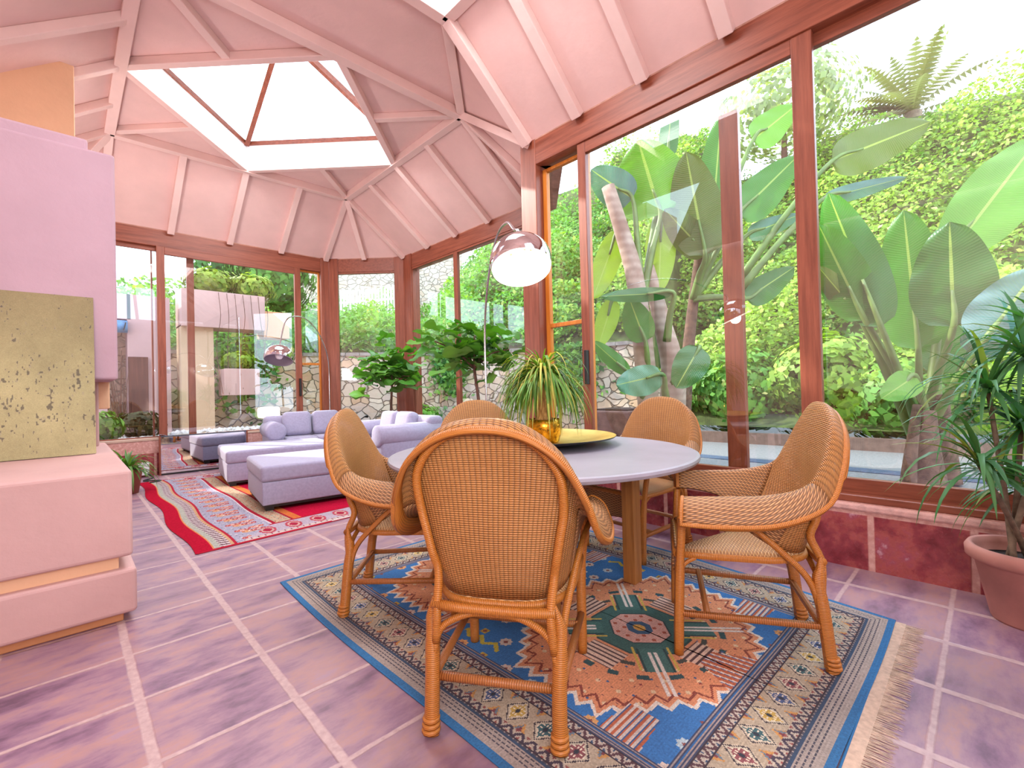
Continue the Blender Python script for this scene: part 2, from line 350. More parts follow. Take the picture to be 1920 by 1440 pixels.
struct(box('wall_left', (-.85, 4.09, 0), (-.67, 8.4, ZE+.06), M_wall)); struct(box('wall_rear', (-1.7, -1.7, 0), (3.4, -1.55, ZE), M_wall)); struct(box('wall_side', (-1.85, -1.6, 0), (-1.65, 4.3, ZE+.05), M_wall))
struct(prism([(-.67, 8.4), (.0, YA+.15), (0, YA), (-.67, 7.3)], .0, ZE).build('wall_corner_left', M_wall))
struct(box('wall_nook', (-1.85, 4.1, 0), (-.7, 4.3, ZR), M_wall))

# header beams and posts
def hdr(p, q, mat, off=.12, z0=ZH, z1=ZE, pan=True):
    p = V(p); q = V(q); d = (q-p).normalized(); nrm = V((-d.y, d.x, 0))          # outward on the left of p->q
    mb = MB(); mb.add([p+V((0,0,z0)), q+V((0,0,z0)), q+nrm*off*1.6+V((0,0,z0)), p+nrm*off*1.6+V((0,0,z0)), p+V((0,0,z1)), q+V((0,0,z1)), q+nrm*off*1.6+V((0,0,z1)), p+nrm*off*1.6+V((0,0,z1))],
       [(0,3,2,1),(4,5,6,7),(0,1,5,4),(1,2,6,5),(2,3,7,6),(3,0,4,7)]); trim(mb, mat)
hdr((3.44, YA, 0), (-.6, YA, 0), M_wx, -.12)
hdr(NB, NA, M_wx, -.12); hdr((XC, 4.0, 0), (XC, 7.3, 0), M_wy, -.12); hdr((XD, -1.5, 0), (XD, 3.06, 0), M_wy, -.12); hdr(PP, SC, M_wy, -.12)
def post(poly, z0=0, z1=ZE, mat=None): trim(prism(poly, z0, z1), mat or M_wz, .006)
post([(3.30, YA-.02), (3.44, YA-.03), (3.55, 8.10), (3.62, 8.22), (3.45, 8.42), (3.30, 8.42)])
post([(4.27, 7.38), (XC-.02, 7.24), (XC-.02, 7.0), (XC+.16, 7.0), (XC+.16, 7.3), (4.38, 7.5)])
post([(XD-.005, 3.00), (XD-.005, 3.20), (XD+.10, 3.30), (XD+.22, 3.22), (XD+.2, 3.00)])
post([(XC-.02, 4.05), (XC-.02, 4.25), (XC+.15, 4.25), (XC+.15, 4.0)])

# ------------------------------------------------------------------ glazing units
_wn = [3]; _dn = [0]
def unit(kind, p, q, z0, z1, stile_p=.07, stile_q=.07, rail_t=.09, rail_b=.10, th=.05, mat=None, matr=None, off=0.0, glass=None, out=None, midrail=None):
    """one framed pane between plan points p and q"""
    p = V((p[0], p[1], 0)); q = V((q[0], q[1], 0)); d = (q-p).normalized(); n = V((-d.y, d.x, 0)); n = -n
    p = p+n*off; q = q+n*off; L = (q-p).length
    ctr = _wn if kind == 'window' else _dn; ctr[0] += 1
    g = sgroup('%s_%d' % (kind, ctr[0]), ((p+q)/2+V((0, 0, z0)))[:])
    Mx = Matrix((( d.x, n.x, 0, p.x), (d.y, n.y, 0, p.y), (0, 0, 1, 0), (0, 0, 0, 1)))
    def bx(nm, a, b, m): MB().box(a, b, Mx).build(nm, m, g, bevel=.004)
    mv = mat or M_wz; mh = matr or (M_wx if abs(d.x) > .8 else M_wy)
    if stile_p: bx('stile', (0, -th/2, z0), (stile_p, th/2, z1), mv)
    if stile_q: bx('stile', (L-stile_q, -th/2, z0), (L, th/2, z1), mv)
    bx('rail', (stile_p, -th/2+.002, z1-rail_t), (L-stile_q, th/2-.002, z1), mh); bx('rail', (stile_p, -th/2+.002, z0), (L-stile_q, th/2-.002, z0+rail_b), mh)
    if midrail: bx('rail', (stile_p, -th/2+.004, midrail-.02), (L-stile_q, th/2-.004, midrail+.02), mh)
    MB().add([Mx @ V(t) for t in ((stile_p, 0, z0+rail_b), (L-stile_q, 0, z0+rail_b), (L-stile_q, 0, z1-rail_t), (stile_p, 0, z1-rail_t))], [(0, 1, 2, 3)]).build('pane', glass or M_glass, g)
    g['mx'] = 0; del g['mx']
    return g, Mx, L
M_mesh = m_glass('hazy_screen_glass', (.86, .87, .82), .9)
# far wall
unit('window', (1.0, YA+.05), (-.5, YA+.05), .47, ZH, .03, .06, .06, .07, off=.03)
ga, Mx, L = unit('door', (2.945, YA), (.955, YA), .47, ZH, .10, .095, .11, .07, off=.0)
MB().box((.035, -.075, 1.06), (.06, -.025, 1.36), Mx).build('handle', M_black, ga, bevel=.004)
unit('window', (1.42, YA+.12), (.9, YA+.12), .47, ZH, .09, .02, .05, .06)
unit('window', (3.31, YA+.09), (2.93, YA+.09), .47, ZH, .03, .03, .03, .05, mat=M_or, matr=M_or, glass=M_mesh, midrail=1.62)
# chamfer, bay
unit('window', (XC-.10, 7.37), (3.52, YA-.10), .47, ZH, .03, .03, .03, .05, off=.03, mat=M_or, matr=M_wx)
unit('window', (XC+.03, 5.75), (XC+.03, 7.02), .47, ZH, .05, .03, .03, .05, mat=M_wz)
unit('window', (XC+.03, 4.25), (XC+.03, 5.75), .47, ZH, .03, .05, .03, .05, mat=M_wz)
unit('window', (3.50, 3.17), (4.30, 3.94), .47, ZH, .05, .05, .05, .06, mat=M_wz, off=.02)
# sliding doors on the right
def ddoor(y0, y1, off, **kw): return unit('door', (XD+off, y0), (XD+off, y1), .42, ZH, th=.05, **kw)
gd, Mx, L = ddoor(.70, 2.51, .04, stile_p=.115, stile_q=.085, rail_t=.10, rail_b=.09)
MB().box((L-.075, -.07, 1.12), (L-.05, -.025, 1.42), Mx).build('handle', M_black, gd, bevel=.004)
unit('window', (XD+.10, -1.45), (XD+.10, .82), .42, ZH, .05, .05, .08, .09)
unit('window', (XD+.12, 2.46), (XD+.12, 3.0), .42, ZH-.03, .03, .05, .03, .05, mat=M_or, matr=M_or, glass=M_mesh, midrail=1.70)
trim(MB().box((XD+.09, 1.17, .42), (XD+.14, 1.30, 3.02)), M_wz, .004)
sill = MB().box((XD-.0, -1.5, .385), (XD+.2, 3.02, .425)); trim(sill, M_wy)
sill = MB().box((-.6, YA-.06, .49), (3.4, YA+.2, .525)); trim(sill, m_plain('beige_stone_sill', '#c9ad9a', .6), .006)
# ------------------------------------------------------------------ rattan armchairs
M_wk = m_wicker('woven_rattan', '#b67640', '#deac78', '#40200a', .019, .0075, gap=.0)
M_wkb = m_wicker('woven_rattan_open_back', '#ab6a32', '#d69c5c', '#331605', .0100, .0072, gap=.20, alt=.06, amp=.60, pw=.45)
M_wks = m_wicker('woven_rattan_seat', '#cf9c64', '#e4bc8c', '#7a4418', .016, .0062)
M_wp = m_wrap('rattan_binding', '#b5671f', '#d18a3c'); M_wpd = m_wrap('rattan_binding_stretcher', '#a4602c', '#bd7a42', .008)
CR = [(0, (-.314, 0, .985)), (.16, (-.311, .118, .966)), (.32, (-.293, .214, .895)), (.47, (-.255, .262, .792)), (.6, (-.195, .272, .70)), (.74, (-.06, .283, .662)), (.88, (.10, .288, .652)), (1, (.235, .285, .645))]
RM_ = [(0, (-.348, 0, .975)), (.16, (-.346, .130, .953)), (.32, (-.333, .240, .876)), (.47, (-.302, .303, .760)), (.6, (-.242, .335, .645)), (.74, (-.085, .362, .578)), (.88, (.10, .366, .560)), (1, (.245, .355, .558))]
SE = [(0, (-.232, 0, .425)), (.16, (-.230, .075, .425)), (.32, (-.212, .142, .425)), (.47, (-.165, .190, .43)), (.6, (-.085, .226, .46)), (.74, (.03, .236, .535)), (.88, (.14, .243, .565)), (1, (.235, .246, .570))]
def _pl(tab, u):
    ps = [V(p) for _, p in tab]; us = [t for t, _ in tab]; a = abs(u); i = max(j for j in range(len(us)) if us[j] <= a+1e-9); i = min(i, len(us)-2)
    f = (a-us[i])/(us[i+1]-us[i])
    def g(j):
        if j < 0: q = ps[-j].copy(); q.y = -q.y; return q
        if j >= len(ps): return ps[-1]*2-ps[-2]
        return ps[j]
    p0, p1, p2, p3 = g(i-1), g(i), g(i+1), g(i+2)
    r = .5*((2*p1)+(p2-p0)*f+(2*p0-5*p1+4*p2-p3)*f*f+(3*p1-p0-3*p2+p3)*f**3)
    if u < 0: r.y = -r.y
    return r
def shell_profile(u, n=14):
    s_, c_, r_ = _pl(SE, u), _pl(CR, u), _pl(RM_, u); a = abs(u)
    out = V((c_.x-.0, c_.y, 0)) - V((s_.x, s_.y, 0))
    m1 = s_.lerp(c_, .33); m2 = s_.lerp(c_, .68)
    if a < .6: m1 += V((-.018, 0, 0))*(1-a/.6); m2 += V((.012, 0, 0))*(1-a/.6)
    mid = c_.lerp(r_, .5) + V((0, 0, .016+.012*min(1, max(0, (a-.3)/.4)))) + (r_-c_)*.12
    return bez([s_, m1, m2, c_, mid, r_], n)
def make_chair():
    root = thing('rattan_armchair', '', 'armchair', (0, 0, 0))
    NU, NV = 72, 15; P = []; UV = []; L = 0; prev = None
    us = [-1+2*i/NU for i in range(NU+1)]
    rows = [shell_profile(u, NV) for u in us]
    for i, r in enumerate(rows):
        if i: L += (r[9]-rows[i-1][9]).length
        acc = 0; uvr = []
        for j, p in enumerate(r):
            if j: acc += (p-r[j-1]).length
            uvr.append((L, acc))
        P.append(r); UV.append(uvr)
    # back (between the posts) and the two arms
    kb = [i for i, u in enumerate(us) if -.585 <= u <= .585]
    def sheet(a, b): 
        mb = MB(); mb.grid(P[a:b+1], UV[a:b+1]); return mb
    sheet(kb[0], kb[-1]).build('backrest', M_wkb, root, True, True, solid=.008)
    sheet(0, kb[0]).build('armrest', M_wk, root, True, True, solid=.010); sheet(kb[-1], NU).build('armrest', M_wk, root, True, True, solid=.010)
    # bound rim around the outer edge and down the arm fronts
    fr = lambda k: [P[k][j] for j in range(NV, -1, -1)]
    rim = [p for p in P[0]]+[P[i][NV] for i in range(1, NU)]+fr(NU)
    MB().tube(rim, .0095, 8).build('rim', M_wp, root, True, True)
    band = MB(); band.grid([[P[i][NV].lerp(P[i][NV-3], t)+V((-.012 if abs(us[i]) < .5 else 0, 0, -.014)) for t in (0, .5, 1)] for i in range(4, NU-3)], [[(L*i/NU, .02*t) for t in (0, 1, 2)] for i in range(4, NU-3)])
    band.build('rim_band', M_wp, root, True, True, solid=.012)
    # seat
    o = [(_pl(SE, u).x, _pl(SE, u).y) for u in [-.62+1.24*i/24 for i in range(25)]]; fx = .262
    side = [(fx, .235), (.12, .238)]; outl = [(fx, -.235), (.12, -.238)]+o+[(.12, .238), (fx, .235)]
    mb = MB(); rings = []; c0 = V((.03, 0, .437))
    for t in (0.02, .25, .5, .75, .93, 1.0): rings.append([V((c0.x+(x-c0.x)*t, y*t, .437-.014*t**3 if t < 1 else .415)) for x, y in outl])
    mb.grid(rings, [[(p.y, p.x) for p in r] for r in rings]); mb.build('seat', M_wks, root, True, True, solid=.010)
    sk = [[V((fx+.012*sin(PI*k/5), y, .425-.175*k/5+ (.05*(abs(y)/.22)**2)*(k/5))) for y in [-.215+.43*j/12 for j in range(13)]] for k in range(6)]
    MB().grid(sk, [[(p.y, p.z) for p in r] for r in sk]).build('front_skirt', M_wk, root, True, True, solid=.008)
    rail = [V((x, y, .405)) for x, y in outl]; MB().tube(rail+[rail[0]], .014, 8).build('seat_rail', M_wp, root, True, True)
    # legs, hoop behind the back, arches, braces
    for s in (-1, 1):
        leg = bez([(-.285, s*.205, .0), (-.278, s*.205, .03), (-.262, s*.205, .18), (-.243, s*.21, .33), (-.250, s*.206, .38), (-.256, s*.196, .425)], 18)
        rad = [.026 if i < 2 else .024 if i < 10 else .021 if i < 13 else .021-.0026*(i-12) for i in range(19)]
        lg = MB().tube(leg, rad, 10).build('leg', M_wp, root, True, True)
        for k in range(3): MB().tube([(-.284+.002*k, s*.205, .012+.016*k), (-.284+.002*k, s*.205, .022+.016*k)], .030-.001*k, 10).build('foot_binding', M_wp, lg, True, True)
        fl_ = bez([(.262, s*.232, 0), (.258, s*.232, .15), (.25, s*.236, .35), (.238, s*.262, .56)], 14)
        MB().tube(fl_, [.019]*2+[.020]*8+[.017]*5, 10).build('leg', M_wp, root, True, True)
        # curved brace: from under the arm to the rear leg
        MB().tube(bez([(.10, s*.285, .585), (.0, s*.265, .545), (-.12, s*.235, .44), (-.215, s*.214, .33), (-.256, s*.206, .18)], 18), [.011]*8+[.0125]*11, 8).build('arm_brace', M_wp, root, True, True)
        MB().tube(bez([(.253, s*.232, .29), (.235, s*.232, .36), (.19, s*.235, .395)], 8), .009, 8).build('corner_brace', M_wp, root, True, True)
        MB().tube([(-.268, s*.205, .165), (.256, s*.232, .165)], .0145, 8).build('side_stretcher', M_wpd, root, True, True)
    MB().tube([(-.250, -.2, .168), (-.250, .2, .168)], .0145, 8).build('rear_stretcher', M_wpd, root, True, True)
    MB().tube([(.15, -.226, .168), (.15, .226, .168)], .013, 8).build('front_stretcher', M_wpd, root, True, True)
    hoop = []
    def offs(q, k_): 
        h_ = V((q.x-.10, q.y, 0)).normalized(); return V((q.x, q.y, q.z))+h_*k_
    for s in (-1, 1):
        pr = shell_profile(s*.40, 20); side_ = [V((-.258, s*.192, .28)), V((-.262, s*.184, .40))]+[offs(pr[j], .020) for j in (2, 4, 6, 8)]
        cr = [offs(_pl(CR, s*u).lerp(_pl(SE, s*u), f_), .022) for u, f_ in ((.36, .14), (.30, .08), (.22, .045), (.12, .03))]
        hoop += (side_+cr) if s < 0 else [offs(_pl(CR, 0).lerp(_pl(SE, 0), .025), .022)]+(side_+cr)[::-1]
    MB().tube(bez(hoop, 90), .0145, 8).build('back_hoop', M_wp, root, True, True)
    low = shell_profile(0, 20)
    MB().tube([V((-.262, -.20, .405)), V((-.262, -.1, .398)), V((-.262, .1, .398)), V((-.262, .20, .405))], .016, 8).build('rear_rail', M_wp, root, True, True)
    arch = bez([(-.262, -.20, .24), (-.255, -.175, .325), (-.248, -.09, .372), (-.247, 0, .38), (-.248, .09, .372), (-.255, .175, .325), (-.262, .20, .24)], 24)
    MB().tube(arch, .0115, 8).build('rear_arch', M_wp, root, True, True)
    return root
chair0 = make_chair()
TC = V((1.91, 1.75))
CH = [  # mid of rear legs, aim, label
    ((.945, 1.09), (.84, .545), 'rattan armchair in the foreground seen from behind, its open weave back to us'),
    ((1.115, 2.36), (.73, -.68), 'rattan armchair at the left of the table, on the carpet beside the grey ottomans'),
    ((2.36, 2.83), (-.40, -.92), 'rattan armchair on the far side of the table, mostly hidden behind the nearest chair'),
    ((3.07, 1.66), (-.99, .10), 'rattan armchair facing us between the table and the glass doors'),
    ((2.23, .535), (-.47, .88), 'rattan armchair at the right of the table, seen in profile on the carpet')]
for i, (p, a, lb) in enumerate(CH):
    o = chair0 if i == 0 else copy_tree(chair0)
    ang = math.atan2(a[1], a[0]); d = V((cos(ang), sin(ang)))
    o.location = (p[0]+d.x*.27, p[1]+d.y*.27, .008); o.rotation_euler = (0, 0, ang); o['label'] = lb; o['group'] = 'rattan armchairs around the round table'

# ------------------------------------------------------------------ round table with platter and plant
tb = thing('round_dining_table', 'round dining table with pale grey stone top on square wooden legs', 'table', (TC.x, TC.y, .008))
M_stone = m_plain('pale_grey_stone', '#98939f', .38, 0, .05, 5, .05)
tp = MB(); tp.lathe([(0, .715), (.80, .715), (.825, .722), (.832, .735), (.828, .746), (.815, .75), (0, .75)], (TC.x, TC.y, 0), 96); tp.build('tabletop', M_stone, tb, False)
for sx in (-1, 1):
    for sy in (-1, 1):
        x, y = TC.x+sx*.35, TC.y+sy*.35; MB().box((x-.037, y-.037, .008), (x+.037, y+.037, .715)).build('leg', M_oak, tb, bevel=.003)
M_oakx = m_wood('table_oak_x', '#8a5527', '#b57a40', 'X'); M_oaky = m_wood('table_oak_y', '#8a5527', '#b57a40', 'Y')
for s in (-1, 1):
    MB().box((TC.x-.32, TC.y+s*.35-.015, .63), (TC.x+.32, TC.y+s*.35+.015, .712)).build('apron', M_oakx, tb, bevel=.003)
    MB().box((TC.x+s*.35-.015, TC.y-.32, .63), (TC.x+s*.35+.015, TC.y+.32, .712)).build('apron', M_oaky, tb, bevel=.003)
PC = V((2.10, 1.93)); R_ = .465
pl = thing('platter', 'large shallow platter, gold inside and black outside, on the round table', 'platter', (PC.x, PC.y, .7505))
M_goldm = N('brushed_gold_leaf'); _n = M_goldm.noise(M_goldm.coord(), 7, 5); M_gold = M_goldm.done(M_goldm.bsdf(M_goldm.ramp(_n, [(.3, '#c99c33'), (.7, '#ecca6a')]), .38, .55, M_goldm.bump(M_goldm.noise(M_goldm.coord(), 40), .15, .003)))
inn = MB(); inn.lathe([(0, .763), (.10, .764), (.26, .774), (.40, .792), (R_-.003, .806)], (PC.x, PC.y, 0), 96, None, False, False); inn.build('gold_inside', M_gold, pl, True)
out = MB(); out.lathe([(0, .7505), (.17, .7505), (.19, .754), (.33, .772), (R_-.01, .797), (R_, .805), (R_-.003, .8065)], (PC.x, PC.y, 0), 96, None, False, False); out.build('black_shell', m_plain('black_lacquer', '#16130f', .3), pl, True)
PT = V((2.085, 1.88)); gp = thing('plant_pot', 'small mottled gold metal pot standing in the platter', 'pot', (PT.x, PT.y, .7645))
k = N('mottled_brass'); nz = k.noise(k.coord(), 28, 5, .6); M_brass = k.done(k.bsdf(k.ramp(nz, [(.36, '#6b4a1a'), (.46, '#c98f22'), (.6, '#e6b440'), (.8, '#f0d27a')]), k.ramp(nz, [(.3, (.5, .5, .5, 1)), (.6, (.14, .14, .14, 1))]), .92))
z0 = .7645
pt = MB(); pt.lathe([(0, z0), (.082, z0), (.092, z0+.012), (.104, z0+.06), (.107, z0+.10), (.105, z0+.145), (.101, z0+.146), (.101, z0+.125), (0, z0+.125)], (PT.x, PT.y, 0), 48); pt.build('bowl', M_brass, gp, True)
so = MB(); so.lathe([(0, z0+.131), (.06, z0+.13), (.1005, z0+.127)], (PT.x, PT.y, 0), 32); so.build('soil', M_soil, gp, True)
M_leafcol = m_attr('leaf_blades', .42, 0, .4, 0, .35)
def strap(mb, base, dirv, L, w, droop, col, n=7, curl=0.0):
    """narrow arching leaf"""
    d = V(dirv).normalized(); side = d.cross(V((0, 0, 1)));
    if side.length < 1e-3: side = V((1, 0, 0))
    side.normalize(); p = V(base); L_ = []; R2 = []; C = []
    st = L/n
    for i in range(n+1):
        t = i/n; wd = w*(.55+1.3*t if t < .3 else .94*(1-(t-.3)/.7)**.75+.02)*.5
        up = side.cross(d); a = p-side*wd+up*wd*.35; b = p+side*wd+up*wd*.35
        L_.append((a, p.copy(), b)); d = (d+V((0, 0, -droop*st*(1+t)))).normalized(); p = p+d*st
    mb.grid(L_, None, col)
def vary(c, a=.15):
    f = 1+random.uniform(-a, a); g_ = 1+random.uniform(-a, a)*.5; return (c[0]*f*g_, c[1]*f, c[2]*f)
pm = thing('ponytail_palm', 'bushy ponytail palm with arching grassy leaves, growing in the gold pot', 'plant', (PT.x, PT.y, z0+.131))
k = N('palm_stem_bark'); M_stem = k.done(k.bsdf(k.ramp(k.noise(k.mapping(k.coord(), (30, 30, 6)), 3, 5), [(.3, '#8a5a26'), (.7, '#d9a860')]), .8, 0, k.bump(k.noise(k.coord(), 60), .5, .006)))
zt = z0+.131
MB().tube([(PT.x, PT.y, zt-.0), (PT.x, PT.y, zt+.03), (PT.x+.004, PT.y, zt+.10), (PT.x+.002, PT.y, zt+.20), (PT.x, PT.y, zt+.27)], [.062, .046, .037, .034, .04], 16).build('stem', M_stem, pm, True)
lf = MB()
for i in range(520):
    a = random.uniform(0, 2*PI); el = random.uniform(-.1, 1.35); hh = zt+.24+random.uniform(-.02, .06)
    d = (cos(a)*cos(el), sin(a)*cos(el), sin(el)); c0 = vary((.11, .25, .035) if random.random() < .68 else (.40, .40, .08), .3)
    strap(lf, (PT.x+d[0]*.03, PT.y+d[1]*.03, hh), d, random.uniform(.20, .46), random.uniform(.012, .022), random.uniform(4.5, 10.5)*(.6+.5*sin(el)), c0)
lf.build('foliage', M_leafcol, pm, True)

# ------------------------------------------------------------------ arc lamps
def arc_lamp(label, dome, base, lit):
    """dome centre and base on the floor; one bent steel arm"""
    D = V(dome); B = V(base); h = V((B.x-D.x, B.y-D.y, 0)); sp = h.length; h.normalize()
    g = thing('arc_floor_lamp', label, 'lamp', (B.x, B.y, 0), 0, 'arc floor lamps with chrome domes')
    MB().box((B.x-.10, B.y-.13, 0), (B.x+.10, B.y+.13, .30)).build('base', m_plain('white_marble', '#ddd8d6', .3, 0, .08, 6), g, bevel=.012)
    tilt = Matrix.Rotation(.42, 4, h.cross(V((0, 0, 1))).normalized()) if True else Matrix()
    axis = (tilt @ V((0, 0, 1))); axis = V((0, 0, 1)) if axis.length < .1 else axis.normalized()
    if axis.dot(h) < 0: axis = (tilt.inverted() @ V((0, 0, 1))).normalized()
    top = D+axis*.105
    pts = [V((B.x, B.y, .30)), V((B.x, B.y, 1.0)), V((B.x, B.y, 1.5)), B-h*sp*.06+V((0, 0, 1.80)), B-h*sp*.26+V((0, 0, 2.08)), B-h*sp*.52+V((0, 0, 2.205)), B-h*sp*.76+V((0, 0, 2.16)), B-h*sp*.90+V((0, 0, 2.04)), top+V((0, 0, .06)), top]
    pts = [V((p.x, p.y, p.z)) for p in pts]
    MB().tube(bez(pts, 60), .009, 8).build('arm', M_steel, g, True)
    q = axis.to_track_quat('Z', 'Y').to_matrix().to_4x4(); M = Matrix.Translation(D) @ q; R = .172
    prof = [(R*sin(t), R*cos(t)*.88-.04) for t in [0.001+i*(1.86)/22 for i in range(23)]]
    sh = MB(); sh.lathe(prof, (0, 0, 0), 48, M, False, False); so_ = sh.build('lamp_shade', M_chrome, g, True)
    inner = [(r*.975, z-.006) for r, z in prof]; k = N('lamp_inside_lit' if lit else 'lamp_inside')
    ii = MB(); ii.lathe(inner, (0, 0, 0), 48, M, False, False); ii.build('shade_lining', k.done(k.bsdf('#fffaf4' if lit else '#9d8f9c', .5, 0, emit='#fff7ea' if lit else None, estr=2.6 if lit else 0)), g, True)
    bu = MB(); bu.lathe([(.001, .045), (.035, .035), (.05, 0), (.035, -.035), (.001, -.048)], (0, 0, 0), 20, Matrix.Translation(D-axis*.02) @ q); k = N('bulb_lit' if lit else 'bulb')
    bu.build('bulb', k.done(k.bsdf('#ffffff', .3, emit='#fff6e6' if lit else None, estr=8 if lit else 0)), g, True)
    for i in range(16):
        a = i/16*2*PI; t = .38+.16*(i % 2); p = M @ V((R*.955*sin(t)*cos(a), R*.955*sin(t)*sin(a), R*cos(t)*.88*.965-.050)); nn = (M.to_3x3() @ V((sin(t)*cos(a), sin(t)*sin(a), cos(t)))).normalized()
        hm = MB(); hm.lathe([(.0, .0), (.0085, .0)], (0, 0, 0), 10, Matrix.Translation(p-nn*.003) @ nn.to_track_quat('Z', 'Y').to_matrix().to_4x4()); hm.build('vent_hole', m_vent, so_)
    if lit:
        l = bpy.data.lights.new('lamp_bulb', 'POINT'); l.energy = 12; l.color = (1, .9, .76); l.shadow_soft_size = .05; o = bpy.data.objects.new('lamp_bulb', l); COL.objects.link(o); o.location = D-axis*.09
m_vent = m_plain('vent_hole_tan', '#8a6a52', .7)
arc_lamp('arc floor lamp with lit chrome dome hanging over the round table', at(975, 480, 2.56)[:], (2.72, 3.14, 0), True)
arc_lamp('arc floor lamp with unlit chrome dome, standing in the sofa corner by the far glazing', at(524, 664, 5.75)[:], (3.32, 8.02, 0), False)
# ------------------------------------------------------------------ painted rugs (colour attribute computed from the woven pattern)
def L3(c): return np.array(lin(c)[:3], dtype=np.float64)
def rug_mesh(name, W, L, nx, ny, colf, parent, warp=None, z=.004):
    xs = np.linspace(0, W, nx+1); ys = np.linspace(0, L, ny+1); X, Y = np.meshgrid(xs, ys, indexing='ij')
    cx = (xs[:-1]+xs[1:])/2; cy = (ys[:-1]+ys[1:])/2; CX, CY = np.meshgrid(cx, cy, indexing='ij'); C = colf(CX, CY)
    Xw, Yw, Zw = warp(X, Y) if warp else (X, Y, np.full_like(X, z))
    vs = np.stack([Xw, Yw, Zw], -1).reshape(-1, 3); i = np.arange(nx)[:, None]; j = np.arange(ny)[None, :]; a = i*(ny+1)+j
    fs = np.stack([a, a+ny+1, a+ny+2, a+1], -1).reshape(-1, 4)
    me = bpy.data.meshes.new(name); me.vertices.add(len(vs)); me.vertices.foreach_set('co', vs.astype(np.float32).ravel())
    me.loops.add(fs.size); me.loops.foreach_set('vertex_index', fs.astype(np.int32).ravel()); me.polygons.add(len(fs)); me.polygons.foreach_set('loop_start', np.arange(0, fs.size, 4, dtype=np.int32))
    me.update(calc_edges=True); at_ = me.color_attributes.new('Col', 'FLOAT_COLOR', 'CORNER'); c4 = np.ones((len(fs), 4, 4), dtype=np.float32); c4[:, :, :3] = C.reshape(-1, 1, 3); at_.data.foreach_set('color', c4.ravel())
    me.polygons.foreach_set('use_smooth', [True]*len(fs)); me.update()
    me.materials.append(M_rug); ob = bpy.data.objects.new(name, me); COL.objects.link(ob); ob.parent = parent; return ob
M_rug = m_attr('rug_wool', .95, 420, .04, 0)
def paint(C, mask, col): C[mask] = L3(col)
def fract(a): return a-np.floor(a)
def tri(a): return np.abs(fract(a)*2-1)
W, L = 1.97, 2.575
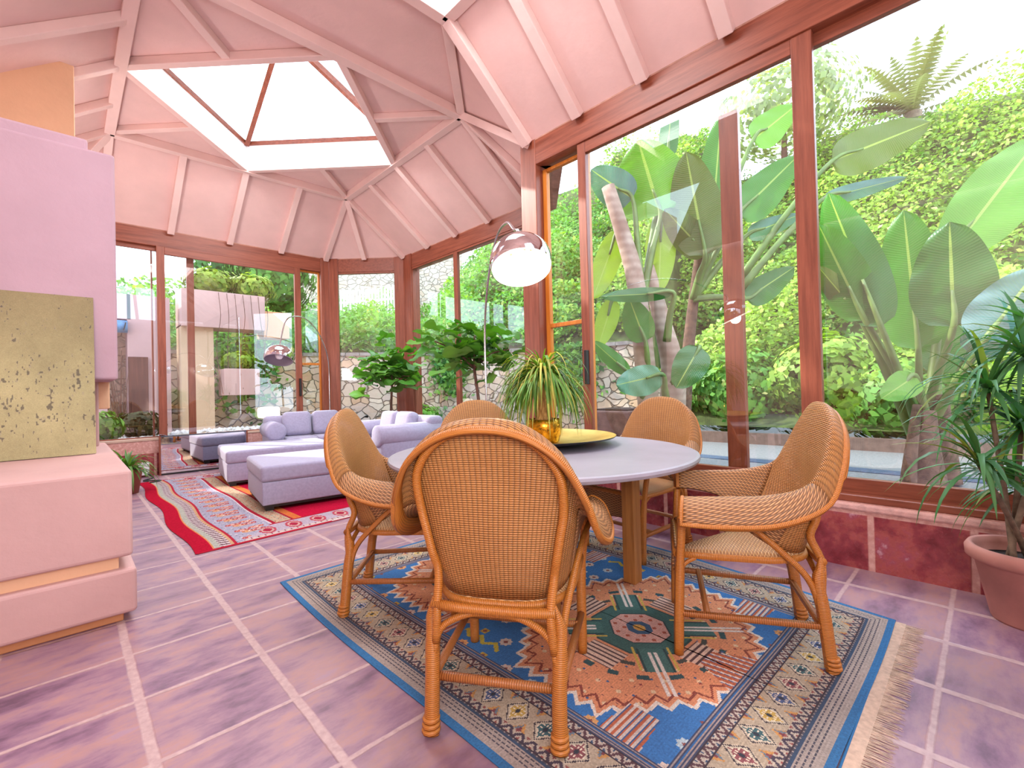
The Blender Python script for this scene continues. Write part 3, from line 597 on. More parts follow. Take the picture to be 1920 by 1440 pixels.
def blue_rug(X, Y):
    C = np.zeros(X.shape+(3,)); C[:] = L3('#a99989')
    dx = np.minimum(X, W-X); dy = np.minimum(Y, L-Y); d = np.minimum(dx, dy); T = np.where(dx < dy, Y, X); N_ = np.where(dx < dy, L, W)
    # outer guard
    lines = (fract(d/.0165) < .27) & (d > .022) & (d < .105); paint(C, (d > .022) & (d < .105), '#a3948a'); paint(C, lines & (fract(T/.02+np.floor(d/.0165)*.5) < .72), '#4a4650')
    paint(C, d < .024, '#2a6a9c'); paint(C, (d > .088) & (d < .098), '#33465f')
    def zig(lo, hi, per, bg, fg, fg2):
        m = (d >= lo) & (d < hi); t = (d-lo)/(hi-lo); paint(C, m, bg); z = np.abs(t-tri(T/per)) ; paint(C, m & (z < .24), fg); paint(C, m & (z > .62), fg2); paint(C, m & ((t < .10) | (t > .90)), '#3a2c34')
    zig(.105, .142, .052, '#b5a795', '#453846', '#8e4a44')
    # main border: linked diamonds with stepped hooks
    lo, hi = .142, .262; m = (d >= lo) & (d < hi); t = (d-lo)/(hi-lo); paint(C, m, '#b3a189')
    per = .125; s = fract(T/per)-.5; idx = np.floor(T/per).astype(int) % 4; q = np.abs(s)*1.25+np.abs(t-.5)
    for k_, cc in enumerate(('#8d4f52', '#3f6266', '#c4a14e', '#4f5f86')):
        mk = m & (idx == k_); paint(C, mk & (q < .52), '#c6b8a0'); paint(C, mk & (q < .49) & (q > .43), '#3c3038'); paint(C, mk & (q < .34), cc); paint(C, mk & (np.abs(np.sin(s*46))*np.abs(np.cos((t-.5)*22)) > .62) & (q < .34), '#e2d3bb'); paint(C, mk & (q < .10), '#30333e')
    s2 = fract(T/per+.5)-.5; for_t = np.minimum(t, 1-t); q2 = np.abs(s2)*1.6+for_t; paint(C, m & (q2 < .30), '#c78f4e'); paint(C, m & (q2 < .26) & (idx % 2 == 0), '#6d7a86'); paint(C, m & (q2 < .13), '#7e3f44')
    zig(.262, .300, .046, '#bcae9e', '#5a3a40', '#36506e')
    m = (d >= .300) & (d < .338); paint(C, m, '#9d8c86'); paint(C, m & (fract(d/.0125) < .35), '#3c4562'); paint(C, (d > .318) & (d < .326), '#2c67a0')
    # field
    F_ = d >= .338; paint(C, F_, '#3876b4')
    nz = rng.random(X.shape)
    fx = fract(X/.135)-.5; fy = fract(Y/.135)-.5; ii = (np.floor(X/.135)*7+np.floor(Y/.135)*13).astype(int) % 5; st = np.abs(fx)+np.abs(fy); st2 = np.maximum(np.abs(fx), np.abs(fy))
    stars = F_ & ((st < .24) | (st2 < .15)); paint(C, stars & (ii == 0), '#d9c6b6'); paint(C, stars & (ii == 1), '#d9a266'); paint(C, stars & (ii == 2), '#b9cad0'); paint(C, stars & (ii == 3) & (st2 < .12), '#c6a63e'); paint(C, stars & (st < .09), '#8a4a40')
    for cx, cy in ((.985, .80), (.985, 1.775)):
        u = X-cx; v = Y-cy; au = np.abs(u); av = np.abs(v); q = np.maximum(np.maximum(au/.60, av/.46), (au/.60+av/.46)/1.42)
        ang = np.arctan2(v/.46, u/.60); ser = .075*tri(ang*20/(2*PI)*2); q_ = q+ser
        md = F_ & (q_ < 1.0); paint(C, F_ & (q_ < 1.035), '#e5d6c6'); paint(C, md, '#dc9066')
        paint(C, md & (tri(u/.09)*tri(v/.09) > .78) & (q > .5), '#e3c39a'); paint(C, md & (tri(u/.062+.2)*tri(v/.058+.6) > .84) & (q > .42), '#8a5348'); paint(C, md & (q_ > .93) & (q_ < .955), '#8c4030'); rr = np.hypot(u, v*1.1); paint(C, md & (np.abs(rr-.30) < .012) & (tri(ang*14/(2*PI)) > .35), '#4a4a42'); paint(C, md & (np.abs(rr-.385) < .014) & (tri(ang*18/(2*PI)) > .6), '#2f4f52'); paint(C, md & (tri(u/.13+.3)*tri(v/.11+.1) > .88) & (q > .5), '#3f5c86'); paint(C, md & (tri(u/.17+.1)*tri(v/.15+.45) > .90), '#8f3b38')
        # four combs on the axes
        for a_, b_ in ((u, v), (v, u)):
            cm = md & (np.abs(a_) < .085) & (np.abs(b_) > .23) & (np.abs(b_) < .36); paint(C, cm, '#dcb9a2'); paint(C, cm & (fract(b_/.026) < .4), '#5a3d3d')
        # green hooked octagon and diagonal arms
        oc = np.maximum(np.maximum(au, av), (au+av)/1.38)
        paint(C, md & (oc < .215), '#2f4a48'); paint(C, md & (oc < .205), '#3f6660'); paint(C, md & (oc < .135), '#2d3f40'); paint(C, md & (oc < .128), '#dba596'); 
        for s1 in (-1, 1):
            a1 = (u+s1*v)/1.414; b1 = (u-s1*v)/1.414; arm = md & (np.abs(b1) < .062) & (np.abs(a1) > .17) & (np.abs(a1) < .33); paint(C, arm, '#2a4644'); paint(C, arm & (np.abs(b1) < .052), '#477069'); paint(C, md & (np.abs(np.abs(b1)-.012) < .006) & (np.abs(a1) > .20) & (np.abs(a1) < .47), '#e6d8cc')
            yl = md & (np.abs(np.abs(b1)-.075) < .006) & (np.abs(a1) > .16) & (np.abs(a1) < .32); paint(C, yl, '#cdb04e')
        paint(C, md & (oc < .125) & (tri(u/.05)*tri(v/.05) > .55), '#b0563e'); paint(C, md & (oc < .06), '#3b5a78'); paint(C, md & (oc < .03), '#d9a24e')
    # end triangles with ribbed stripes
    for yy, sg in ((.338, 1), (L-.338, -1)):
        vv = (Y-yy)*sg; tr_ = F_ & (vv < .15) & (np.abs(X-.985) < .15-vv*.6) ; paint(C, tr_, '#b9623f'); paint(C, tr_ & (fract((X+vv*.2)/.03) < .4), '#dccabd'); paint(C, tr_ & (fract((X+vv*.2)/.03) < .14), '#3d5d8c')
    for cy in (.80, 1.775):
        for xx, sg in ((.338, 1), (W-.338, -1)):
            vv = (X-xx)*sg; tr_ = F_ & (vv < .17) & (np.abs(Y-cy+.30) < .075-vv*.1); paint(C, tr_, '#b9623f'); paint(C, tr_ & (fract(Y/.022) < .62), '#d3c2b6'); paint(C, tr_ & (fract(Y/.022) < .2), '#3d5d8c')
            z_ = F_ & (np.abs(np.abs(vv-.06-.035*tri(Y/.09)))<.012) & (np.abs(Y-cy-.44) < .12); paint(C, z_, '#c6b23e')
    h = .80+.34*rng.random(X.shape)+.06*np.sin(Y*700); ab = .92+.10*np.sin(Y*9+2*np.sin(X*5)); C *= (h*ab)[..., None]
    return np.clip((C*.95+.03), 0, 1)
rg = thing('patterned_carpet', 'large blue and orange patterned wool carpet with a fringed end, under the round table', 'carpet', (.88, .315, 0))
rug_mesh('pile', W, L, 394, 515, blue_rug, rg, lambda X, Y: (X+.012*np.sin(Y*2.6)*(X < W/2)-.16*(X/W)*np.clip(1-Y/1.35, 0, 1)**1.3, Y+.008*np.sin(X*3), .007+.0*X))
ed = MB(); rim_ = [(.88+.012*sin(y*2.6), .315+y, .0035) for y in np.linspace(0, L, 30)]+[(.88+W, .315+L, .0035)]+[(.88+W-.16*(max(0, 1-y/1.35))**1.3, .315+y, .0035) for y in np.linspace(L*.6, 0, 12)]+[(.88, .315, .0035)]; ed.tube(rim_, .0037, 6); ed.build('bound_edge', m_plain('blue_binding', '#2a6a9c', .9), rg, True)
fb = MB(); fb.box((.89, .275, .0005), (.88+W-.17, .318, .004)); fb.build('woven_end', m_plain('cream_kilim_end', '#c9ac96', .95, 0, .1, 60), rg)
fr_ = MB()
for i in range(420):
    x = .895+i*(W-.19)/420+random.uniform(-.002, .002); k_ = random.uniform(-.012, .012); fr_.tube([(x, .278, .003), (x+k_*.5, .25, .003), (x+k_, .225-random.uniform(0, .02), .002)], [.0016, .0013, .0005], 4, False)
fr_.build('fringe', m_plain('cream_fringe', '#cdb29c', .95, 0, .2, 30), rg)

def red_rug(X, Y):
    C = np.zeros(X.shape+(3,)); C[:] = L3('#b9a7b2'); D = np.minimum(X/1.0, np.minimum(Y/.62, (Lk-Y)/.62)); T = np.where(X < np.minimum(Y, Lk-Y)*1.6, Y, X)
    dl = X; dn = np.minimum(Y, Lk-Y)
    paint(C, (dl < .11), '#b3122f'); paint(C, (dl >= .11) & (dl < .125), '#d98a5a'); paint(C, (dl >= .125) & (dl < .165), '#b0ada0'); m = (dl >= .165) & (dl < .23); paint(C, m, '#cdbcbc'); paint(C, m & (tri(Y/.06+(dl-.165)*6) < .4), '#5a3038'); paint(C, (dl >= .23) & (dl < .25), '#c9a07a'); paint(C, (dl >= .25) & (dl < .268), '#b02a3c')
    m = (dl >= .268) & (dl < .60); paint(C, m, '#a9a3b4')
    cx = (dl-.434)/.166; cy = fract(Y/.24)-.5
    for ox, oy, c_ in ((-.35, .0, '#b8404a'), (.35, .12, '#c4584a'), (-.1, -.28, '#c98a4a'), (.3, -.25, '#a3324a')):
        r2 = ((cx-ox)/.36)**2+((cy-oy)/.15)**2; paint(C, m & (r2 < 1), c_); paint(C, m & (r2 < .62), '#d9a58e'); paint(C, m & (r2 < .34), c_); paint(C, m & (r2 < .1), '#e0cfc0')
    rnd = rng.random(X.shape); paint(C, m & (rnd < .03), '#55606e'); paint(C, m & (rnd > .975), '#d8c8c0')
    paint(C, (dl >= .60) & (dl < .615), '#e0d2d2'); paint(C, (dl >= .615) & (dl < .64), '#a82538')
    m = (dl >= .64) & (dl < .77); paint(C, m, '#bfa488'); paint(C, m & (tri(Y/.07)*tri(dl/.05) > .6), '#8c9a8c'); paint(C, m & (rnd < .1), '#b5523e'); paint(C, (dl >= .77) & (dl < .79), '#9d2036')
    f = (dl >= .79); paint(C, f, '#c0163a'); paint(C, f & (dl < .86), '#d0703c'); paint(C, f & (dl >= .86) & (tri(Y/.05) < .12), '#a81030')
    e2 = (dn < .36) & (dl > .27+dn*.9); paint(C, e2, '#b7a6b2'); tt = (dn-.20)/.11; r3 = tt**2+((fract(X/.21)-.5)/.3)**2; paint(C, e2 & (r3 < 1.0), '#b84656'); paint(C, e2 & (r3 < .55), '#c9a79c'); paint(C, e2 & (r3 < .25), '#a82c44'); paint(C, e2 & (dn < .095), '#c8b2a8'); paint(C, e2 & (dn < .085) & (tri(X/.05) < .35), '#8c4a58'); paint(C, e2 & (dn < .05), '#d2c0bc')
    paint(C, (dn < .028) & (X > .1) & (X < 1.0), '#b3122f'); paint(C, e2 & (dn > .33), '#a82538')
    C *= (.66+.24*rnd)[..., None]; return np.clip(C, 0, 1)
Wk, Lk = 2.1, 3.75
kr = thing('red_kilim', 'worn red and grey kilim with a wavy crimson border, in front of the ottomans', 'rug', (.64, 3.84, 0))
def kwarp(X, Y): return X+.022*np.sin(Y*4.1+.6)*np.clip(1-X/1.6, 0, 1)+.03*(Y/Lk)-.02, Y+.10*np.clip(X/1.4, 0, 1.5), .0055+.0*X
rug_mesh('weave', Wk, Lk, 210, 375, red_rug, kr, kwarp)
MB().tube([((.64-.015+.022*sin(.6)*(1-x/1.6 if x < 1.6 else 0)+x), 3.84+.10*min(x/1.4, 1.5), .004) for x in np.linspace(0.01, 1.5, 20)], .004, 6).build('bound_edge', m_plain('crimson_binding', '#a8122c', .9), kr, True)

# ------------------------------------------------------------------ fireplace and canvas
fp = thing('fireplace', 'stepped pink plaster fireplace with raised hearth and hood at the left', 'fireplace', (-.3, 3.6, 0))
def fbox(nm, a, b, m=M_fire, bv=.018): return MB().box(a, b).build(nm, m, fp, bevel=bv, segs=3)
fbox('base', (-1.3, 3.00, 0), (.195, 5.0, .06), m_plaster('fireplace_base_peach', '#c98a5e'), .006)
fbox('plinth', (-1.3, 2.955, .045), (.245, 5.0, .262)); fbox('recess', (-1.3, 3.0, .25), (.18, 4.95, .34), M_flue, .006)
fbox('hearth', (-1.3, 2.955, .322), (.232, 4.98, .745))
fbox('firebox', (-1.3, 4.62, .74), (.178, 5.5, 1.25)); fbox('corbel', (-.2, 4.70, 1.02), (.245, 5.4, 1.235), M_flue, .01)
fbox('hood', (-1.3, 4.10, 1.225), (.258, 5.6, 2.755), M_hood); fbox('hood_step', (-1.3, 4.13, 2.74), (.125, 5.6, 2.83), M_hood)
fbox('flue', (-.66, 5.5, 2.8), (.085, 5.9, 4.02), M_flue, .006)
Wp, Hp = 1.05, 1.02
def canvas_col(X, Y):
    C = np.zeros(X.shape+(3,)); 
    def vn(sx, sy, s):
        r = np.random.default_rng(s); g_ = r.random((sx+2, sy+2)); x = X/Wp*sx; y = Y/Hp*sy; i = x.astype(int); j = y.astype(int); fx = x-i; fy = y-j; fx = fx*fx*(3-2*fx); fy = fy*fy*(3-2*fy)
        return (g_[i, j]*(1-fx)+g_[i+1, j]*fx)*(1-fy)+(g_[i, j+1]*(1-fx)+g_[i+1, j+1]*fx)*fy
    t = vn(5, 5, 1)*.5+vn(14, 14, 2)*.3+vn(60, 60, 3)*.2; C[:] = L3('#a89b72'); a = np.clip((Y/Hp-.45)*1.6, 0, 1)[..., None]
    C[:] = L3('#b9b083')*(1-a)+L3('#998a66')*a; C *= (.80+.42*t)[..., None]
    sp = vn(52, 26, 5)*.45+vn(150, 70, 6)*.55; band = np.exp(-((Y/Hp-.40)/.20)**2)*.16+np.exp(-((Y/Hp-.85)/.2)**2)*.02; mk = sp > (.86-band); C[mk] = C[mk]*.25+L3('#5d5650')*.75; mk2 = (sp > (.82-band)) & ~mk; C[mk2] = C[mk2]*.7+L3('#9a8f90')*.3
    return np.clip(C*(.76+.18*rng.random(X.shape))[..., None], 0, 1)
cv = thing('canvas_painting', 'unframed abstract canvas in mottled olive and grey leaning on the fireplace hearth', 'painting', (-.36, 4.0, .745))
pk = rug_mesh('painted_face', Wp, Hp, 400, 390, canvas_col, cv); pk.data.materials.clear(); pk.data.materials.append(m_attr('canvas_paint', .8, 90, .2, 0))
lean = math.atan2(.09, 1.0); Mc = Matrix.Rotation(PI/2-lean, 4, 'X'); _mp = Matrix.Translation((-Wp+.498, .0, .004)) @ Mc; pk.matrix_local = _mp
MB().box((0, 0, -.028), (Wp, Hp, .0)).build('stretcher', m_plain('canvas_edge', '#8c8468', .8), cv, local=True).matrix_local = _mp

# ------------------------------------------------------------------ sofas, ottomans
def cush(nm, a, b, par, M=None, bv=.035): 
    return MB().box(a, b, M).build(nm, M_lilac, par, smooth=True, local=True, bevel=bv, segs=4)
M_foot = m_plain('dark_wood_foot', '#1d1613', .5)
def ottoman(label, loc, rz, w, d):
    g = thing('ottoman', label, 'ottoman', loc, rz, 'grey upholstered ottomans')
    cush('base', (0, 0, .055), (w, d, .272), g, None, .012); cush('cushion', (-.012, -.012, .272), (w+.01, d+.01, .425), g)
    for x in (.03, w-.10):
        for y in (.03, d-.10): MB().box((x, y, 0), (x+.07, y+.07, .057)).build('foot', M_foot, g, local=True)
    MB().box((.015, .02, .03), (w-.02, d-.02, .057)).build('under_frame', M_foot, g, local=True)
ottoman('lilac grey ottoman nearest the dining chairs, on the red kilim', (1.30, 4.70, .007), -.13, 1.10, .98)
ottoman('lilac grey ottoman behind the nearer one, towards the far glazing', (1.37, 6.33, .007), -.12, 1.25, 1.0)
def sofa(label, loc, rz, w, d, arm=.26):
    """local: width along x, front towards -y"""
    g = thing('sofa', label, 'sofa', loc, rz, 'grey upholstered sofas with rolled arms')
    cush('base', (0, 0, .06), (w, d, .30), g, None, .015)
    n = 2
    for i in range(n): cush('seat_cushion', (arm-.02+(w-2*arm+.04)*i/n+.004, -.02, .30), (arm-.02+(w-2*arm+.04)*(i+1)/n-.004, d-.24, .45), g)
    cush('backrest', (.03, d-.26, .30), (w-.03, d, .76), g, None, .07)
    for i in range(n):
        M = Matrix.Translation((arm+(w-2*arm)*(i+.5)/n, d-.33, .62)) @ Matrix.Rotation(-.22, 4, 'X'); q = (w-2*arm)/n*.5-.01
        cush('back_pillow', (-q, -.09, -.18), (q, .09, .20), g, M, .07)
    for s in (0, 1):
        x = .12 if s == 0 else w-.12; cush('arm_panel', (x-.10, .01, .25), (x+.10, d-.05, .55), g, None, .03)
        mb = MB(); mb.tube([(x, -.01, .555), (x, .0, .555), (x, d-.06, .555), (x, d-.05, .555)], [.10, .135, .135, .10], 24); mb.build('rolled_arm', M_lilac, g, smooth=True, local=True)
    for x in (.05, w-.12):
        for y in (.05, d-.12): MB().box((x, y, 0), (x+.07, y+.07, .062)).build('foot', M_foot, g, local=True)
sofa('lilac grey rolled arm sofa in the far corner under the second arc lamp', (2.07, 7.2, 0), -.15, 1.38, .76)
sofa('lilac grey rolled arm sofa along the right bay, partly hidden by the dining chairs', (2.72, 6.45, 0), -PI/2, 1.38, .95, .28)
# low mirror leaning on the far parapet, reading lamp, side table
mr = thing('low_mirror', 'low wide mirror panel leaning against the wall under the far glazing', 'mirror', (.93, 8.085, 0), -.055)
k = N('mirror_silver'); M_mir = k.done(k.bsdf('#e6e4e6', .02, 1.0))
MB().box((.02, .0, .025), (1.08, .012, .535)).build('mirror_glass', M_mir, mr, local=True)
MB().box((0, -.006, 0), (.022, .02, .55)).build('frame_side', M_wz, mr, local=True); MB().box((1.08, -.006, 0), (1.10, .02, .55)).build('frame_side', M_wz, mr, local=True)
MB().box((.022, -.006, 0), (1.08, .02, .022)).build('frame_bottom', M_black, mr, local=True); MB().box((.022, -.004, .535), (1.08, .02, .55)).build('frame_top', m_plain('dark_slate_edge', '#44505e', .3), mr, local=True)
mg = thing('magazine', 'open pale magazine lying on the far window sill above the mirror', 'magazine', (1.05, 8.21, .526), .2)
MB().grid([[V((x, y, .004+.035*abs(sin(x*16)))) for y in (-.06, .06)] for x in np.linspace(-.1, .1, 13)]).build('pages', m_plain('magazine_pages', '#aab4c4', .5, 0, .3, 30), mg, local=True, solid=.003)
tl = thing('table_lamp', 'small lit table lamp with white drum shade on the far window sill', 'lamp', (2.385, 8.19, .526))
MB().lathe([(0, 0), (.07, 0), (.07, .012), (.008, .016), (.006, .02), (.006, .24), (0, .24)], (0, 0, 0), 24).build('stand', M_steel, tl, True, True)
k = N('lit_lamp_shade'); sh_ = MB(); sh_.lathe([(.10, .19), (.155, .20), (.165, .23), (.165, .33), (.155, .36), (.10, .37)], (0, 0, 0), 32); sh_.build('lamp_shade', k.done(k.bsdf('#fff4e0', .6, emit='#fff0d8', estr=1.5)), tl, True, True)
st = thing('side_table', 'dark wooden side table between the two grey sofas', 'table', (3.66, 7.5, 0))
M_dkw = m_wood('dark_walnut', '#4c2b26', '#6e4138', 'X')
st.location = (3.66, 7.5, 0)
MB().box((-.15, -.15, .47), (.15, .15, .50)).build('tabletop', M_dkw, st, local=True, bevel=.004)
for sx in (-1, 1):
    for sy in (-1, 1): MB().box((sx*.13-.02, sy*.13-.02, 0), (sx*.13+.02, sy*.13+.02, .47)).build('leg', M_dkw, st, local=True)
MB().box((-.13, -.13, .2), (.13, .13, .47)).build('drawer_box', M_dkw, st, local=True)
bl = thing('reading_lamp', 'small black bent reading lamp on the dark side table', 'lamp', (3.66, 7.5, .50))
MB().lathe([(0, 0), (.06, 0), (.06, .015), (0, .02)], (0, 0, 0), 20).build('base', M_black, bl, True, True); MB().tube([(0, 0, .015), (-.10, -.04, .10), (.04, 0, .17), (.10, 0, .18)], [.008, .008, .01, .03], 8).build('arm', M_black, bl, True, True)

# ------------------------------------------------------------------ indoor trees and the dracaena
M_bark = m_plain('fig_bark', '#6b4a3c', .85, 0, .2, 20, .4)
def fig_leaf(mb, base, d, Lf, col, roll):
    d = V(d).normalized(); s_ = d.cross(V((0, 0, 1))).normalized(); up = s_.cross(d); s_ = (s_*cos(roll)+up*sin(roll)); up = s_.cross(d)
    prof = [(0, .04), (.12, .20), (.25, .24), (.38, .19), (.55, .36), (.75, .46), (.9, .36), (1.0, .05)]; rows = []
    for t, w in prof:
        c_ = V(base)+d*(t*Lf)+up*(-.22*Lf*t*t); rows.append([c_-s_*w*Lf*.75+up*.07*Lf*sin(t*9), c_-s_*w*Lf*.35, c_-up*.02*Lf, c_+s_*w*Lf*.35, c_+s_*w*Lf*.75+up*.07*Lf*cos(t*8)])
    mb.grid(rows, None, col)
def fig_tree(label, base, fork, branches, spread, n, xmax):
    g = thing('fiddle_leaf_fig', label, 'potted tree', (base[0], base[1], 0), 0, 'fiddle leaf figs by the bay glazing')
    B = V(base)
    MB().lathe([(0, 0), (.13, 0), (.17, .30), (.175, .33), (.16, .33), (.155, .29), (0, .29)], (B.x, B.y, 0), 32).build('planter', m_plain('grey_planter', '#6b6666', .7), g, True)
    tr = MB(); Fk = V(fork); tr.tube(bez([(B.x, B.y, .28), (B.x+.02, B.y, .28+(Fk.z-.28)*.5), Fk], 10), [.026-.008*i/10 for i in range(11)], 8); tips = []
    for b in branches:
        b = V(b); tr.tube(bez([Fk, Fk.lerp(b, .5)+V((0, 0, .06)), b], 8), [.018-.010*i/8 for i in range(9)], 7, True); tips.append((Fk, b))
    tr.build('trunk', M_bark, g, True); lf = MB()
    for i in range(n):
        f_, b = random.choice(tips); t = random.uniform(.35, 1.05); p = f_.lerp(b, t)+V((random.gauss(0, 1), random.gauss(0, 1), random.gauss(.1, 1.15)))*spread
        if p.x > xmax: p.x = xmax-.05
        a = random.uniform(0, 2*PI); d = V((cos(a), sin(a), random.uniform(-.5, .7))); 
        if p.x+d.x*.3 > xmax: d.x = -abs(d.x)
        tr_c = vary((.09, .26, .035) if random.random() < .6 else (.16, .36, .06), .3); fig_leaf(lf, p, d, random.uniform(.22, .37), tr_c, random.uniform(-.7, .7))
    lf.build('foliage', M_leafcol, g, True)
b1 = V((3.93, 7.03, 0)); f1 = at(735, 722, 7.75)
fig_tree('fiddle leaf fig with a forked trunk, left of the two, behind the sofas', (b1.x, b1.y, 0), f1, [at(690, 692, 7.4), at(714, 664, 7.6), at(745, 655, 7.7), at(782, 680, 7.8), at(768, 705, 7.5), at(686, 716, 7.4), at(735, 690, 7.5)], .11, 110, 4.33)
b2 = at(897, 770, 5.9); f2 = at(889, 690, 5.9)
fig_tree('taller fiddle leaf fig, right of the two, behind the farthest dining chair', (b2.x, b2.y, 0), f2, [at(815, 640, 5.7), at(850, 625, 5.9), at(890, 630, 5.8), at(930, 628, 6.0), at(955, 655, 5.7), at(860, 660, 6.0), at(915, 665, 5.8)], .10, 100, 4.33)

PX, PY = 3.07, -.115
dp = thing('terracotta_pot', 'large terracotta pot with a rolled rim at the right by the red tiled riser', 'pot', (PX, PY, 0))
MB().lathe([(0, 0), (.125, 0), (.13, .01), (.178, .255), (.19, .262), (.208, .275), (.210, .31), (.198, .33), (.182, .328), (.176, .30), (.17, .262), (0, .262)], (PX, PY, 0), 48).build('bowl', M_terra, dp, True)
MB().lathe([(0, .272), (.171, .266)], (PX, PY, 0), 32).build('soil', M_soil, dp, True)
dr = thing('dracaena', 'spiky dracaena with several leafy heads on thin bent canes, in the terracotta pot', 'plant', (PX, PY, .27))
heads = [at(1836, 872, 1.98), at(1852, 730, 2.12), at(1925, 668, 2.05), at(1915, 800, 2.1), at(1955, 640, 2.3), at(1905, 905, 2.22), at(1985, 760, 2.0)]
cn = MB(); df = MB()
for i, h in enumerate(heads):
    h.x = min(h.x, 3.22); a = i*2.4; rb = V((PX+.07*cos(a), PY+.07*sin(a), .262))
    cn.tube(bez([rb, rb.lerp(h, .4)+V((-.05*cos(a*1.7), -.05*sin(a*1.3), .03)), h], 10), [.013-.004*j/10 for j in range(11)], 7)
    for j in range(40):
        az = random.uniform(0, 2*PI); el = random.uniform(-.35, 1.35); d = V((cos(az)*cos(el), sin(az)*cos(el), sin(el))); Lf = random.uniform(.24, .42)
        if h.x+d.x*Lf > 3.27: d.x = -abs(d.x)*.5
        c0 = vary((.07, .22, .07), .4) if random.random() < .86 else vary((.24, .30, .06), .3)
        strap(df, h+d*.012+V((0, 0, random.uniform(-.03, .03))), d, Lf, random.uniform(.021, .032), random.uniform(1.2, 4.8), c0, 6)
cn.build('cane', m_plain('dracaena_cane', '#7a6552', .85, 0, .2, 30, .3), dr, True); df.build('foliage', M_leafcol, dr, True)

# by the hearth: fern, socket box and cable
fe = thing('potted_fern', 'small green fern in a red clay pot on the floor behind the hearth', 'plant', (.50, 6.9, 0))
MB().lathe([(0, 0), (.10, 0), (.14, .26), (.145, .28), (.13, .28), (.12, .25), (0, .25)], (.50, 6.9, 0), 28).build('pot', m_plain('red_clay', '#8e4a3e', .7, 0, .1, 8), fe, True)
ff = MB()
for i in range(70):
    a = random.uniform(0, 2*PI); el = random.uniform(.2, 1.3); strap(ff, (.50, 6.9, .27), (cos(a)*cos(el), sin(a)*cos(el), sin(el)), random.uniform(.22, .45), .03, random.uniform(2, 5), vary((.12, .28, .06), .3), 6)
ff.build('fronds', M_leafcol, fe, True)
sx = thing('socket_box', 'white power socket box with cable on the floor by the far wall', 'socket', (.76, 8.12, 0)); MB().box((.70, 8.08, .03), (.82, 8.16, .20)).build('box', m_plain('white_plastic', '#e9e6ea', .4), sx, bevel=.006); MB().tube(bez([(.80, 8.06, .05), (.84, 7.9, .012), (.72, 7.7, .012), (.88, 7.55, .012), (.76, 7.45, .012)], 24), .010, 6).build('cable', M_black, sx, True)
# ------------------------------------------------------------------ garden
def m_stonewall(name, scale=4.0, pale=False):
    k = N(name); p = k.geo(); pw = k.n('ShaderNodeVectorMath', operation='ADD'); k.l(k.mapping(p, (1, 1, 1.35)), pw.inputs[0])
    nz = k.n('ShaderNodeTexNoise'); k.l(p, nz.inputs['Vector']); nz.inputs['Scale'].default_value = 3; sc_ = k.n('ShaderNodeVectorMath', operation='SCALE'); k.l(nz.outputs['Color'], sc_.inputs[0]); sc_.inputs['Scale'].default_value = .25; k.l(sc_.outputs[0], pw.inputs[1])
    v = k.n('ShaderNodeTexVoronoi', feature='F1'); k.l(pw.outputs[0], v.inputs['Vector']); v.inputs['Scale'].default_value = scale
    ve = k.n('ShaderNodeTexVoronoi', feature='DISTANCE_TO_EDGE'); k.l(pw.outputs[0], ve.inputs['Vector']); ve.inputs['Scale'].default_value = scale
    wn = k.n('ShaderNodeSeparateColor'); k.l(v.outputs['Color'], wn.inputs[0])
    col = k.ramp(wn.outputs[0], [(.0, '#cfa684'), (.3, '#e2cbb4'), (.55, '#cdbab0'), (.75, '#ecdac6'), (1, '#c4a594')]); col = k.mix(k.math('MULTIPLY', k.noise(p, 12, 5), .5), col, '#a8937f')
    ed_ = k.ramp(ve.outputs[0], [(.0, (0, 0, 0, 1)), (.06, (1, 1, 1, 1))]); col = k.mix(ed_, '#cbbcae' if pale else '#8f7c6a', col)
    if pale: col = k.mix(.45, col, '#e8ddd2')
    return k.done(k.bsdf(col, .9, 0, k.bump(ed_, .9, .05), .2))
M_rock = m_stonewall('dry_stone_wall'); M_rock2 = m_stonewall('pale_rubble_wall', 4.2, True)
M_leaf = m_attr('garden_foliage', .5, 0, .35, 0, .4)
M_hill = m_plain('hillside_earth', '#4d5c2a', .95, 0, .3, 3)
k = N('garden_paving'); pz = k.noise(k.geo(), 30, 4); M_pave = k.done(k.bsdf(k.ramp(pz, [(.3, '#68686a'), (.7, '#807f80')]), .8))
M_band = m_plain('blue_pebble_band', '#41526a', .8, 0, .25, 60); M_curb = m_plain('brown_curb', '#6e5850', .85, 0, .15, 12); M_soilg = m_plain('bed_soil', '#5a4434', .95, 0, .3, 8)
struct(box('ground', (-9, -9, -.12), (30, 26, -.03), M_pave), 'pale garden paving outside the glazing')
struct(box('paving_band', (6.95, -7, -.031), (7.25, 5.5, -.022), M_band), 'bluish pebble band across the garden paving')
LINE = [(-6, 11.7), (.5, 11.7), (3.8, 11.5), (6.6, 9.9), (8.4, 7.3), (9.0, 4.6), (9.2, 2.0), (9.3, -2), (8.6, -8)]
def lp(s):
    s = max(0, min(len(LINE)-1-1e-6, s)); i = int(s); f = s-i; a, b = V(LINE[i]), V(LINE[i+1]); t = (b-a).normalized()
    i0 = max(i-1, 0); i2 = min(i+1, len(LINE)-2); t0 = (V(LINE[i0+1])-V(LINE[i0])).normalized(); t2 = (V(LINE[i2+1])-V(LINE[i2])).normalized()
    t = (t0.lerp(t, min(1, .5+f)) if f < .5 else t.lerp(t2, f-.5)).normalized(); return a.lerp(b, f), V((-t.y, t.x))
WALLTOP = lambda s: 2.0 if s < 4.75 else max(.28, 2.0-(s-4.75)*5.2)
def hillz(s, t):
    sl = .34-.02*s if s < 2.95 else .28+1.5*(s-2.95) if s < 3.35 else .88-.01*(s-3.35)
    b = WALLTOP(s) if s < 4.75 else .28
    return b + sl*t*(.84+.03*t if s >= 4 else .95)
